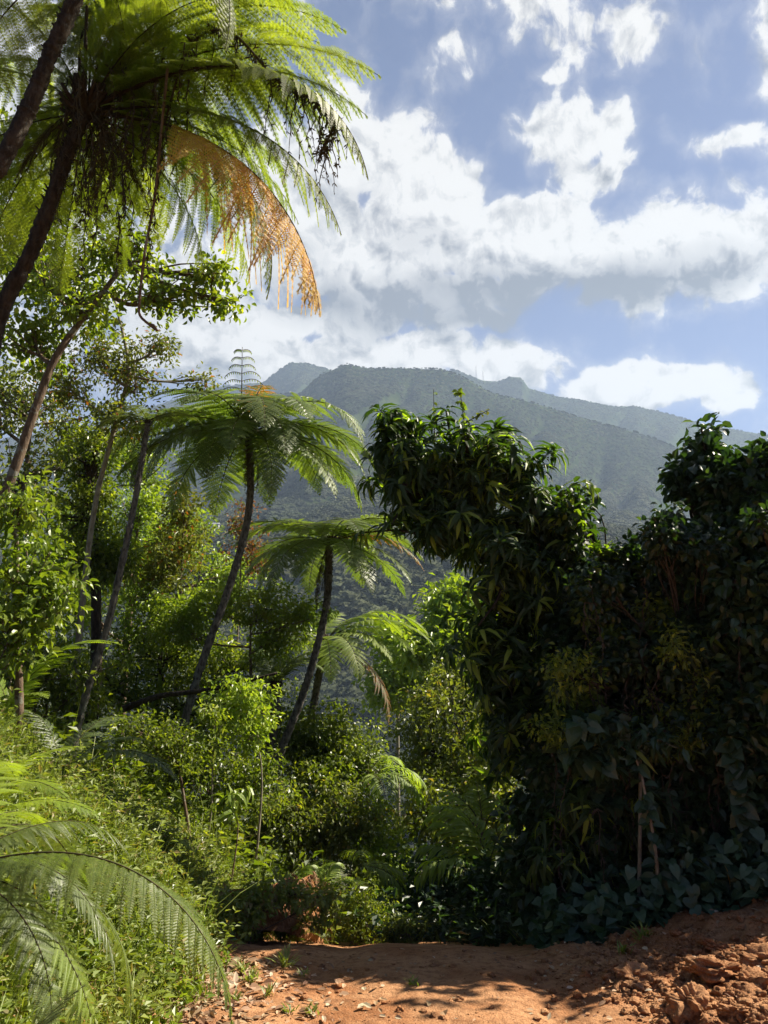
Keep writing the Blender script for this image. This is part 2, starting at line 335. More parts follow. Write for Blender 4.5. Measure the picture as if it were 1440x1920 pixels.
# ------------------------------------------------------------------ terrain
def vnoise(x, y, seed=0):
    xi = np.floor(x).astype(int); yi = np.floor(y).astype(int); xf = x - xi; yf = y - yi
    def h(a, b):
        q = (a * 374761393 + b * 668265263 + seed * 1442695041) & 0xffffffff
        q = ((q ^ (q >> 13)) * 1274126177) & 0xffffffff
        return ((q ^ (q >> 16)) & 0xffff) / 65535.
    u = xf * xf * (3 - 2 * xf); v = yf * yf * (3 - 2 * yf)
    return (h(xi, yi) * (1 - u) + h(xi + 1, yi) * u) * (1 - v) + (h(xi, yi + 1) * (1 - u) + h(xi + 1, yi + 1) * u) * v
def fbm(x, y, o=5, seed=0, g=.5):
    s = 0; a = 1.; t = 0
    for i in range(o): s = s + a * vnoise(x * 2 ** i, y * 2 ** i, seed + i); t += a; a *= g
    return s / t - .5
def sstep(x, a, b):
    t = np.clip((x - a) / (b - a), 0, 1); return t * t * (3 - 2 * t)
def H(x, y, fine=True):
    x = np.asarray(x, float); y = np.asarray(y, float)
    yb = np.array([-60, 0, 5.6, 6.6, 8, 40, 120, 260, 6000]); zb = np.array([1.5, 0, -.44, -.56, -.98, -11, -34, -60, -62])
    z = np.interp(y, yb, zb)
    edge = 1.22 + .25 * (vnoise(y * .6, 0 * y, 5) - .5)
    t = np.clip(-x - edge, 0, None)
    fall = 1 - sstep(y, 60, 180)
    z = z + (np.minimum(t, .9) * .95 + np.clip(t - .9, 0, 3) * .50 + np.clip(t - 3.9, 0, 18) * .30) * fall
    t = np.clip(x - 1.7, 0, None)
    z = z + (np.minimum(t, 2.5) * (.12 + .25 * sstep(y, 5.5, 8)) + np.clip(t - 2.5, 0, 20) * .22) * fall
    z = z + fbm(x * .25, y * .25, 4, 9) * 1.2 * sstep(y, 8, 14) + fbm(x * .02, y * .02, 4, 3) * 14 * sstep(y, 40, 150)
    if fine:
        near = 1 - sstep(y, 9, 12)
        open_ = np.exp(-((x - .2) / 1.25) ** 4)
        z = z + near * (fbm(x * 3, y * 3, 5, 21, .6) * (.035 + .10 * (1 - open_)) )
        # two worn wheel tracks
        z = z - near * .038 * (np.exp(-((x + .35) / .22) ** 2) + np.exp(-((x - 1.05) / .22) ** 2))
        # turned earth at the right
        m = sstep(x, 1.15, 2.0) * sstep(y, 3.6, 4.6) * (1 - sstep(y, 6.6, 7.6))
        z = z + m * (.02 + .17 * np.clip(fbm(x * 2.4, y * 2.4, 5, 40, .55) + .15, 0, 1) + .06 * fbm(x * 12, y * 12, 3, 60, .6) + .05 * fbm(x * 26, y * 26, 3, 65, .7))
    return z
def axis(lo, fa, fb, hi, st, g=1.13):
    mid = list(np.arange(fa, fb, st)); a = []; s = st; p = fa
    while p > lo: s *= g; p -= s; a.append(p)
    b = []; s = st; p = fb
    while p < hi: b.append(p); s *= g; p += s
    return np.array(a[::-1] + mid + b)
xs = axis(-4500, -2.6, 4.2, 4500, .026); ys = axis(-200, 3.6, 8.2, 6000, .022)
X, Y = np.meshgrid(xs, ys); Z = H(X, Y)
g = Geo(); nx, ny = len(xs), len(ys); i = np.arange(ny - 1)[:, None] * nx; j = np.arange(nx - 1)[None]
g.add(np.stack([X, Y, Z], -1).reshape(-1, 3), np.stack([i + j, i + j + 1, i + j + nx + 1, i + j + nx], -1).reshape(-1, 4), 0, True)
put('ground', g.mesh('ground', M['dirt']), kind='structure')

# mountain
R1 = [(-900, 1000), (-300, 930), (100, 860), (300, 800), (400, 762), (470, 735), (560, 738), (600, 702), (650, 681), (690, 690), (750, 689), (830, 691), (870, 706), (920, 735), (1000, 754), (1100, 785), (1200, 812), (1300, 850), (1500, 900), (1900, 960), (2600, 1050)]
R2 = [(-900, 980), (-200, 860), (200, 790), (330, 748), (400, 726), (495, 716), (520, 696), (545, 679), (575, 681), (612, 690), (640, 704), (800, 705), (850, 692), (905, 713), (935, 715), (955, 706), (978, 707), (990, 727), (1040, 742), (1100, 752), (1150, 762), (1190, 761), (1250, 775), (1320, 795), (1440, 816), (1700, 850), (2600, 960)]
def ridge(prof, Yr):
    q = [P(a, b, Yr) for a, b in prof]; return np.array([p[0] for p in q]), np.array([p[2] for p in q])
Y1, Y2 = 1500., 2250.
r1, r2 = ridge(R1, Y1), ridge(R2, Y2)
def MZ(x, y):
    x = np.asarray(x, float); y = np.asarray(y, float)
    def one(r, Yr, y0, seed):
        R_ = np.interp(x * Yr / Yr, r[0], r[1])
        t = (y - y0) / (Yr - y0); tt = np.clip(t, 0, 1)
        z = -62 + (R_ + 62) * (.78 * tt + .22 * tt ** 2)
        sp = (np.abs(fbm(x * .0042 + y * .0007, y * .0012, 4, seed)) * 2 - .28) * 300
        z = z + sp * np.sin(np.pi * tt) ** .8 * np.clip(tt * 3, 0, 1)
        gx = x * .0040 + 1.1 * fbm(x * .003, y * .003, 3, seed + 7); gul = 1 - np.abs(fbm(gx, y * .0011, 3, seed + 3, .45)) * 3.4
        xs_ = x - .45 * y + 60 * fbm(x * .008, y * .008, 3, seed + 17); gul2 = 1 - np.abs(fbm(xs_ * .0125, y * .0022, 3, seed + 23, .4)) * 5
        cap = np.interp(x * Yr / y, r[0], r[1]) * (y / Yr) * (.46 + .54 * tt) * (1 - (.26 * np.clip(gul, 0, 1) + .15 * np.clip(gul2, 0, 1)) * np.sin(np.pi * tt ** 1.3))
        z = np.where(t < 1, -62 + (cap + 62) * sstep(tt, -.02, .22) + sp * .10 * np.sin(np.pi * tt), R_)
        back = np.clip(t - 1, 0, 9)
        return z - back * (Yr - y0) * .9
    return np.maximum(one(r1, Y1, 230, 71), one(r2, Y2, 500, 81)) - 3 * (y < 260)
xs = np.linspace(-2600, 2900, 460); ys = np.linspace(150, 3000, 240)
X, Y = np.meshgrid(xs, ys); Z = MZ(X, Y); Z = np.maximum(Z, -75)
g = Geo(); nx, ny = len(xs), len(ys); i = np.arange(ny - 1)[:, None] * nx; j = np.arange(nx - 1)[None]
g.add(np.stack([X, Y, Z], -1).reshape(-1, 3), np.stack([i + j, i + j + 1, i + j + nx + 1, i + j + nx], -1).reshape(-1, 4), 0, True)
put('mountain', g.mesh('mountain', M['slope']), kind='structure')

def lump(r, seed, sub=3, flat=.75, rough=.5):
    import bmesh
    bm = bmesh.new(); bmesh.ops.create_icosphere(bm, subdivisions=sub, radius=1)
    v = np.array([q.co for q in bm.verts]); f = np.array([[a.index for a in q.verts] for q in bm.faces]); bm.free()
    s = seed * 13.7
    d = 1 + rough * (fbm(v[:, 0] * 1.6 + s, v[:, 1] * 1.6 + v[:, 2] * 1.3 + s, 4, seed, .6) + fbm(v[:, 2] * 2.6 + s, v[:, 0] * 2.6 - v[:, 1] * 2.1, 3, seed + 9, .6)) * 1.5
    return v * d[:, None] * r * np.array([1, 1, flat]), f
# far forest: tree crowns set on the slope by geometry nodes
crowns = []
for k in range(8):
    g = Geo(); V, F = lump(1, k + 3, 4, .85, 1.0); V = V * (1 + .16 * fbm(V[:, 0] * 6 + 40, V[:, 1] * 6 + V[:, 2] * 5 + 40, 3, k, .7))[:, None]; g.add(V, F)
    n = 260; v = V[rng.integers(0, len(V), n)]
    leaves(g, v, rng.normal(size=(n, 3)) + v * .5, v + rng.normal(size=(n, 3)) * .6, .26, .20, T_tiny)
    crowns.append(bpy.data.objects.new('forest_crown', g.mesh('forest_crown', M['far'])))
def forest(name, pts, scales, label, nor):
    me = bpy.data.meshes.new(name); me.vertices.add(len(pts)); me.vertices.foreach_set('co', pts.astype(np.float32).ravel())
    at = me.attributes.new('sc', 'FLOAT', 'POINT'); at.data.foreach_set('value', scales.astype(np.float32))
    rot = np.stack([-np.arcsin(nor[:, 1]), np.arctan2(nor[:, 0], nor[:, 2]), 0 * nor[:, 0]], -1)
    at = me.attributes.new('rot', 'FLOAT_VECTOR', 'POINT'); at.data.foreach_set('vector', rot.astype(np.float32).ravel())
    at = me.attributes.new('sv', 'FLOAT_VECTOR', 'POINT'); at.data.foreach_set('vector', (scales[:, None] * np.array([1.15, 1.15, .62])).astype(np.float32).ravel())
    at = me.attributes.new('id4', 'INT', 'POINT'); at.data.foreach_set('value', rng.integers(0, 8, len(pts)).astype(np.int32))
    o = put(name, me, kind='stuff', label=label, category='forest')
    ng = bpy.data.node_groups.new(name, 'GeometryNodeTree')
    ng.interface.new_socket('Geometry', in_out='INPUT', socket_type='NodeSocketGeometry'); ng.interface.new_socket('Geometry', in_out='OUTPUT', socket_type='NodeSocketGeometry')
    gi = ng.nodes.new('NodeGroupInput'); go = ng.nodes.new('NodeGroupOutput')
    ip = ng.nodes.new('GeometryNodeInstanceOnPoints'); g2i = ng.nodes.new('GeometryNodeGeometryToInstance')
    for c in reversed(crowns):
        oi = ng.nodes.new('GeometryNodeObjectInfo'); oi.inputs['Object'].default_value = c
        ng.links.new(oi.outputs['Geometry'], g2i.inputs[0])
    ng.links.new(gi.outputs[0], ip.inputs['Points']); ng.links.new(g2i.outputs[0], ip.inputs['Instance'])
    ip.inputs['Pick Instance'].default_value = True
    def attr(nm, t):
        a = ng.nodes.new('GeometryNodeInputNamedAttribute'); a.data_type = t; a.inputs[0].default_value = nm; return [q for q in a.outputs if q.enabled][0]
    ng.links.new(attr('id4', 'INT'), ip.inputs['Instance Index'])
    ng.links.new(attr('rot', 'FLOAT_VECTOR'), ip.inputs['Rotation'])
    ng.links.new(attr('sv', 'FLOAT_VECTOR'), ip.inputs['Scale']); ng.links.new(ip.outputs[0], go.inputs[0])
    o.modifiers.new('trees', 'NODES').node_group = ng
    return o
def forest_pts(y0, y1, step, xm):
    ys = np.arange(y0, y1, step); out = []
    for yy in ys:
        hw = xm * yy; xx = np.arange(-hw, hw, step) + rng.uniform(0, step)
        out.append(np.stack([xx + rng.uniform(-.5, .5, len(xx)) * step, yy + rng.uniform(-.5, .5, len(xx)) * step], -1))
    return np.concatenate(out)
fp = np.concatenate([forest_pts(230, 700, 7.5, .62), forest_pts(700, 1540, 6.2, .60), forest_pts(1540, 2290, 7.5, .56)])
fz = MZ(fp[:, 0], fp[:, 1]); sc = np.interp(fp[:, 1], [230, 700, 1100, 1540, 2290], [5.0, 4.4, 3.3, 2.5, 3.0]) * rng.uniform(.55, 1.25, len(fp))
sc *= np.where(fbm(fp[:, 0] * .01, fp[:, 1] * .01, 3, 5) > .02, 1.1, .8)
e_ = 12.0; nor = nrm(np.stack([-(MZ(fp[:, 0] + e_, fp[:, 1]) - MZ(fp[:, 0] - e_, fp[:, 1])) / (2 * e_), -(MZ(fp[:, 0], fp[:, 1] + e_) - MZ(fp[:, 0], fp[:, 1] - e_)) / (2 * e_), np.ones(len(fp))], -1))
ok_ = nor[:, 2] > .5; fp, fz, sc, nor = fp[ok_], fz[ok_], sc[ok_], nor[ok_]
forest('mountain_forest', np.column_stack([fp, fz + sc * .25]), sc, 'hazy dark green rainforest covering the whole mountainside', nor)
# ------------------------------------------------------------------ radio masts on the far ridge, house in the valley
for (px, py, h_, lab) in ((893, 712, 38, 'tall lattice radio mast on the ridge beside the round knob'), (906, 713, 30, 'thin plain radio pole on the ridge next to the lattice mast'), (862, 696, 24, 'short radio mast alone further down the ridge crest')):
    b = P(px, py, Y2); b[2] = MZ(b[0], b[1]) + 2
    t = thing('radio_mast', lab, 'mast', b, 'radio masts on the mountain ridge')
    g = Geo()
    lat = 'lattice' in lab
    for a in range(3 if lat else 1):
        o = np.array([math.cos(a * 2.1), math.sin(a * 2.1), 0]) * (1.4 if lat else 0)
        tube(g, [o, o * .3 + (0, 0, h_)], [.55, .3], 5)
    if lat:
        for q in np.arange(3, h_, 3.5):
            rr = 1.4 * (1 - .7 * q / h_); c = [np.array([math.cos(a * 2.1) * rr, math.sin(a * 2.1) * rr, q]) for a in range(3)]
            for a in range(3): tube(g, [c[a], c[(a + 1) % 3] + (0, 0, 2)], .18, 4)
    put('mast_pole', g.mesh('mast_pole', M['mast']), t)
    for q in (.7, .85):
        g = Geo(); tube(g, [(-2.2, 0, h_ * q), (2.2, 0, h_ * q)], .5, 5); put('antenna', g.mesh('antenna', M['mast']), t)
def box(g, a, b, mi=0):
    x0, y0, z0 = a; x1, y1, z1 = b
    V = [(x0, y0, z0), (x1, y0, z0), (x1, y1, z0), (x0, y1, z0), (x0, y0, z1), (x1, y0, z1), (x1, y1, z1), (x0, y1, z1)]
    g.add(V, np.array([[0, 3, 2, 1], [4, 5, 6, 7], [0, 1, 5, 4], [1, 2, 6, 5], [2, 3, 7, 6], [3, 0, 4, 7]]), mi)
hb = P(402, 988, 560); 
for yy in np.arange(300, 1200, 5):
    q = P(402, 988, yy)
    if MZ(q[0], q[1]) >= q[2] - 6: hb = q; break
t = thing('hillside_house', 'tiny white house with pale metal roof far down the wooded slope', 'house', hb, scale=.5)
g = Geo(); box(g, (-7, -4, -4), (7, 4, 4)); put('wall', g.mesh('wall', M['white']), t)
g = Geo(); g.add([(-8, -5, 4.02), (8, -5, 4.02), (8, 5, 4.02), (-8, 5, 4.02), (-8, 0, 6.5), (8, 0, 6.5)], [np.array([[0, 1, 5, 4], [3, 4, 5, 2], [0, 3, 2, 1]]), np.array([[0, 4, 3], [1, 2, 5]])]); put('roof', g.mesh('roof', M['roofm']), t)
for xo in (-4, 0, 4):
    g = Geo(); box(g, (xo - .8, -4.1, .5), (xo + .8, -4.003, 2.3)); put('window', g.mesh('window', M['bark_dark']), t)

# ------------------------------------------------------------------ fern fronds
def frond_mesh(name, L=2.2, npin=24, wmax=.23, a0=35, a1=-55, pw=1.2, droop=.25, stipe=.14, mats=None, dense=20, detail=False, jitter=.06, hang=0., curl=0., gap=0.0, rk=.0065, fill=.60, wf=1.7):
    g = Geo(); n = 60; tt = np.linspace(0, 1, n)
    th = np.radians(a0 + (a1 - a0) * tt ** pw); dx = np.cos(th); dz = np.sin(th)
    Xc = np.concatenate([[0], np.cumsum((dx[1:] + dx[:-1]) / 2)]) / (n - 1) * L; Zc = np.concatenate([[0], np.cumsum((dz[1:] + dz[:-1]) / 2)]) / (n - 1) * L
    lat = rng.uniform(-.05, .05) * L * tt ** 2
    C = np.stack([Xc, lat, Zc], -1)
    tube(g, C, L * rk * (1 - .82 * tt), 6, 1)
    ti = stipe + (1 - stipe) * (np.linspace(0, 1, npin) ** .94) * .985
    sp = (1 - stipe) * L / npin
    prof = np.where(ti < .42, .62 + .38 * np.sin((ti - stipe) / (.42 - stipe) * np.pi / 2), 1 - np.clip((ti - .42) / .58, 0, 1) ** 1.7)
    Lp = np.maximum(prof * wmax * L, .012 * L)
    for side in (-1, 1):
        c = np.stack([np.interp(ti, tt, C[:, q]) for q in range(3)], -1); th_i = np.interp(ti, tt, th)
        Tn = np.stack([np.cos(th_i), 0 * th_i, np.sin(th_i)], -1); Nn = np.stack([-np.sin(th_i), 0 * th_i, np.cos(th_i)], -1)
        sw = np.radians(18 + 34 * ti ** 2) + rng.normal(size=npin) * jitter
        S = np.array([0, side, 0])
        d = np.cos(sw)[:, None] * S + np.sin(sw)[:, None] * Tn + Nn * (.10 + rng.normal(size=npin)[:, None] * jitter)
        d = nrm(d + np.array([0, 0, -hang])); keep = rng.uniform(size=npin) > gap
        lens = Lp * rng.uniform(.9, 1.08, npin)
        for q in range(npin):
            if not keep[q]: continue
            m = max(4, int(dense * lens[q] / (wmax * L))); s = (np.arange(m) + .6) / m
            dr = droop * rng.uniform(.7, 1.3)
            g_ = np.array([0, 0, -1.])
            if curl: g_ = g_ + Tn[q] * curl
            pos = c[q] + lens[q] * (s[:, None] * d[q] + dr * (s ** 2)[:, None] * g_)
            tp = nrm(d[q] + 2 * dr * s[:, None] * g_)
            nn = nrm(Nn[q] - (tp @ Nn[q])[:, None] * tp)
            b = np.cross(nn, tp)
            ll = sp * fill * np.minimum(1, 1.25 * (1 - s ** 2.2)) * min(1, lens[q] / (.1 * L) + .35) + .002
            wl = lens[q] / m * 1.12
            e = np.vstack([c[q], pos[-1]])
            st = np.vstack([c[q][None], pos[::max(1, m // 5)], pos[-1:]])
            wst = .0016 * L
            bb = nrm(np.cross(nrm(st[-1:] - st[:1]), np.array([[0, 0, 1.]]))) * wst
            k = len(st); V = np.vstack([st - bb, st + bb]); ii = np.arange(k - 1)
            g.add(V, np.stack([ii, ii + 1, ii + 1 + k, ii + k], -1), 0)
            for s2 in (-1, 1):
                D = b * s2 + tp * .38 + g_ * .12
                if detail: leaves(g, pos, D, nn, ll * rng.uniform(.8, 1.1, m), wl * wf, T_fernleaf, 0)
                else: leaves(g, pos, D, nn, ll, wl, T_pin, 0)
    me = g.mesh(name, mats or [M['frond'], M['rachis']]); me['tip'] = [float(v) for v in C[-1]]; return me
T_pin = (np.array([[0, .15, 0, 0], [.5, .5, .12, 0], [1, 0, 0, -.10], [.5, -.5, .12, 0], [0, -.15, 0, 0]]), [np.array([[0, 4, 3, 1]]), np.array([[1, 3, 2]])])
_v = [[0, 0, 0, 0]]; _f = []
for q in range(5):
    u = .05 + q * .19; ww = .5 * (1 - .75 * (q / 5) ** 1.5)
    k = len(_v); _v += [[u, 0, 0, 0], [u + .16, ww, .1, 0], [u + .17, 0, 0, 0], [u + .16, -ww, .1, 0], [u + .19, .05, 0, 0], [u + .19, -.05, 0, 0]]
    _f += [[k, k + 2, k + 1], [k, k + 3, k + 2]]
_v += [[1.05, 0, 0, -.08]]; k = len(_v) - 1; _f += [[k - 1, k, k - 2]]
T_fernleaf = (np.array(_v), [np.array(_f)])
def frond_to(root, me, base, tip, name='frond', label=None, roll=0., sx=1.0):
    base = np.asarray(base, float); tip = np.asarray(tip, float); t = np.array(me['tip']); v = tip - base
    azm = math.atan2(v[1], v[0]) - math.atan2(t[1], t[0]); ev = math.atan2(v[2], math.hypot(v[0], v[1])); et = math.atan2(t[2], math.hypot(t[0], t[1]))
    s = np.linalg.norm(v) / np.linalg.norm(t)
    mt = Matrix.Rotation(azm, 4, 'Z') @ Matrix.Rotation(-(ev - et), 4, 'Y') @ Matrix.Rotation(roll, 4, 'X')
    o = put(name, me, root, tuple(base - np.array(root.location)), mt.to_euler(), s)
    if label: o['label'] = label
    return o
def frond_at(root, me, base, azm, pitch, s, name='frond', label=None, roll=0.):
    mt = Matrix.Rotation(azm, 4, 'Z') @ Matrix.Rotation(-pitch, 4, 'Y') @ Matrix.Rotation(roll, 4, 'X')
    o = put(name, me, root, tuple(np.asarray(base) - np.array(root.location)), mt.to_euler(), s)
    if label: o['label'] = label
    return o
MF = [frond_mesh('frond', L=2.2, a0=28 + 8 * k, a1=-42 - 12 * k, droop=.22 + .05 * k, wmax=.235, npin=21, dense=17) for k in range(3)]
MFY = frond_mesh('frond', L=2.2, a0=35, a1=-50, droop=.3, mats=[M['frond_mixed'], M['rachis_dark']])
MFO = frond_mesh('frond', L=2.2, a0=20, a1=-70, droop=.35, mats=[M['rust'], M['rachis_dark']], wmax=.22)
MFL = [frond_mesh('frond', L=2.0, a0=35, a1=-60 - 15 * k, droop=.3, mats=[M['frond_lime'], M['rachis']]) for k in range(2)]
MBIG = [frond_mesh('frond', L=2.8, npin=23, wmax=.205, a0=25 + 10 * k, a1=-55 - 15 * k, droop=.32, dense=19, detail=True, fill=.60, wf=1.6, jitter=.09, gap=.03, rk=.0045, hang=.45, mats=[M['frond_back'], M['rachis_dark']]) for k in range(2)]
MBIGO = frond_mesh('frond', L=2.4, npin=24, wmax=.24, stipe=.30, a0=10, a1=-62, droop=.5, dense=22, detail=True, hang=.45, jitter=.16, fill=.84, wf=1.6, rk=.004, mats=[M['frond_orange'], M['rachis_dark']], gap=.06)
MNEAR = [frond_mesh('frond', L=2.0, npin=29, wmax=.165, fill=.54, wf=1.4, jitter=.08, a0=22 + 12 * k, a1=-52 - 18 * k, droop=.26, dense=34, detail=True, rk=.0042, hang=.1, mats=[M['frond_lime' if k == 0 else 'frond_grey'], M['rachis_dark']]) for k in range(2)]  # the grey copy paints foreground fronds that lie in shadow
MARCH = frond_mesh('frond', L=2.0, npin=31, wmax=.125, a0=14, a1=-88, pw=1.9, droop=.45, dense=26, detail=True, hang=.35, rk=.0036, fill=.56, wf=1.6, jitter=.09, mats=[M['frond'], M['rachis']])
MDEAD = frond_mesh('dead_frond', L=1.6, npin=16, wmax=.10, a0=-35, a1=-92, pw=.5, droop=.9, dense=12, jitter=.5, mats=[M['dead'], M['rachis_dark']], hang=.8)
MTINY = [frond_mesh('frond', L=.7, npin=18, wmax=.2, a0=50, a1=-35, droop=.15, dense=9, mats=[M['frond_lime'], M['rachis']]) for k in range(1)]
MSWORD = frond_mesh('frond', L=.9, npin=30, wmax=.09, a0=60, a1=-45, droop=.1, dense=5, mats=[M['frond_lime'], M['rachis']])
def upright_frond():
    g = Geo(); z = np.linspace(0, 1, 12); tube(g, np.stack([.03 * z, 0 * z, z], -1), .008 * (1 - z) + .003, 5, 1)
    for q, h in enumerate(np.linspace(.22, .96, 9)):
        for s in (-1, 1):
            L = .30 * (1 - .75 * max(0, (h - .35) / .65)) * rng.uniform(.85, 1.1); u = np.linspace(0, 1, 9)
            x = s * L * u; zz = h + L * (.35 * u - .55 * u ** 3); pts = np.stack([.03 * h + x, .02 * s * u, zz], -1)
            tube(g, pts, .004, 4, 1); n = len(pts)
            for s2 in (-1, 1): leaves(g, pts[1:], np.tile([0, s2 * .6, -.8], (n - 1, 1)), np.tile([s * .2, 0, 1.], (n - 1, 1)), .035, .012, T_tiny, 0)
    return g.mesh('young_frond', [M['frond'], M['rachis']])
MUP = upright_frond()

def fern_trunk(root, pts, r0, r1, mi='bark_fern', name='trunk', sides=14):
    g = Geo(); L = np.linalg.norm(pts[-1] - pts[0]); n = max(30, int(L / .035)); p = spline(pts, n)
    u = np.linspace(0, 1, n); r = r0 + (r1 - r0) * u; r = r * (1 + .07 * rng.normal(size=n)); tube(g, p, r, sides, 0, .10)
    # old leaf-base stubs near the top
    k = int(n * .45)
    for q in range(120):
        i_ = n - 1 - int(rng.beta(1, 2.2) * k); a = rng.uniform(0, 6.28); d = np.array([math.cos(a), math.sin(a), .7])
        b = p[i_] + d * r[i_] * .6; tube(g, [b, b + d * rng.uniform(.02, .06)], [.012, .005], 4)
    return put(name, g.mesh(name, M[mi], root.location), root)
def stub_crown(root, c, r):
    g = Geo()
    for q in range(60):
        a = rng.uniform(0, 6.28); e = rng.uniform(-.2, 1.1); d = np.array([math.cos(a) * math.cos(e), math.sin(a) * math.cos(e), math.sin(e)])
        u = np.linspace(0, 1, 5)[:, None]; tube(g, c + d * r * u + np.array([0, 0, 1.]) * r * .5 * u ** 2, r * .16 * (1 - .6 * u[:, 0]), 5)
    put('crown_base', g.mesh('crown_base', M['rachis_dark'], root.location), root)
def tree_fern(label, px_path, d0, d1, r0, r1, fronds, base_drop=1.0, skirt=2, ups=0, meshes=None, slen=1.0, yoff=0):
    """px_path: trunk pixels from base to top"""
    k = len(px_path); pts = [P(px, py, d0 + (d1 - d0) * q / (k - 1)) for q, (px, py) in enumerate(px_path)]
    b = pts[0].copy(); gz = float(H(b[0], b[1])); 
    if b[2] > gz: pts = [np.array([b[0] - .12 * (b[2] - gz), b[1], gz - .1])] + pts
    pts = np.array(pts); root = thing('tree_fern', label, 'tree fern', pts[0], 'tree ferns on the bank')
    fern_trunk(root, pts, r0, r1); top = pts[-1]; stub_crown(root, top, .16 if r1 > .05 else .05)
    meshes = meshes or MF
    for f in fronds:
        azm, pitch, s = f[:3]; me = f[3] if len(f) > 3 else meshes[rng.integers(len(meshes))]
        frond_at(root, me, top + np.array([0, 0, .03]), R(azm), R(pitch), s * slen, label=f[4] if len(f) > 4 else None)
    for q in range(skirt): frond_at(root, MDEAD, top - np.array([0, 0, .05]), rng.uniform(0, 6.28), rng.uniform(-.3, .1), rng.uniform(.5, .9) * slen, name='dead_frond')
    for q in range(ups): frond_at(root, MUP, top + np.array([-.12, 0, .05]), 0, R(3), 1.3 * slen, name='young_frond')
    return root, top
def ring(n, pitch, s, start=0, jit=8): return [(start + 360 / n * q + rng.uniform(-jit, jit), pitch + rng.uniform(-7, 7), s * rng.uniform(.9, 1.1)) for q in range(n)]

tree_fern('tall tree fern with curly young frond standing above its dark umbrella crown', [(325, 1440), (370, 1270), (430, 1100), (462, 985), (470, 900), (465, 815)], 12.4, 12.6, .066, .058,
          [(f[0], f[1] - 4, f[2]) for f in ring(15, -2, 1.0)] + [(f[0], f[1], f[2]) for f in ring(10, -26, .95, 15)] + [(20, 22, .62), (160, 24, .6), (-70, 16, .62, MFY, 'orange tinted frond'), (100, 22, .6), (-10, -18, .95), (190, -20, .95), (-100, -34, .85), (-60, -42, .8)], ups=1, slen=1.18)
tree_fern('shorter tree fern with yellowing frond tip next to the lance-leaved tree', [(480, 1540), (530, 1400), (572, 1290), (605, 1170), (616, 1100), (617, 1020)], 13.9, 14.1, .070, .062,
          ring(13, 0, .80, 10) + ring(8, -24, .78, 25) + [(150, 16, .7), (60, 12, .6), (-5, -14, .82, MFY, 'orange and lime frond'), (-50, -36, .72), (-125, -30, .82), (40, 30, .5), (-90, -3, .55)], slen=1.12)
tree_fern('leaning tree fern with thin bluish crown rising from the upper bank', [(140, 1390), (165, 1290), (205, 1160), (245, 980), (265, 870), (277, 795)], 10.4, 10.6, .056, .036,
          [(10, 5, .4), (160, 5, .42), (200, -15, .4), (60, 10, .4), (-100, 0, .35)], meshes=[frond_mesh('frond', L=2.2, mats=[M['frond_grey'], M['rachis_dark']])], skirt=0)
tree_fern('low lime tree fern with one rusty drooping frond under the shorter fern', [(560, 1520), (575, 1400), (592, 1300), (608, 1210)], 15.6, 15.6, .08, .07,
          [(8, 18, 1.05), (-12, 6, 1.05), (-18, 0, .9), (-35, -5, .8), (30, 20, .9), (150, 10, .8), (190, -10, .8), (90, 25, .8), (-80, -20, .75), (-130, -20, .7), (-8, -30, .85, MFO, 'rusty dead frond'), (-60, -10, .8)], meshes=MFL, slen=1.2, skirt=0)
tree_fern('small dark tree fern with spidery bare stalks amid the bright bushes', [(505, 1420), (515, 1350), (515, 1290)], 14.5, 14.5, .09, .08,
          [(30, 25, .8), (60, 30, .7), (10, 35, .75), (150, 25, .7), (120, 40, .7), (-20, 20, .7), (-90, 10, .6), (200, 0, .6)], slen=.8)

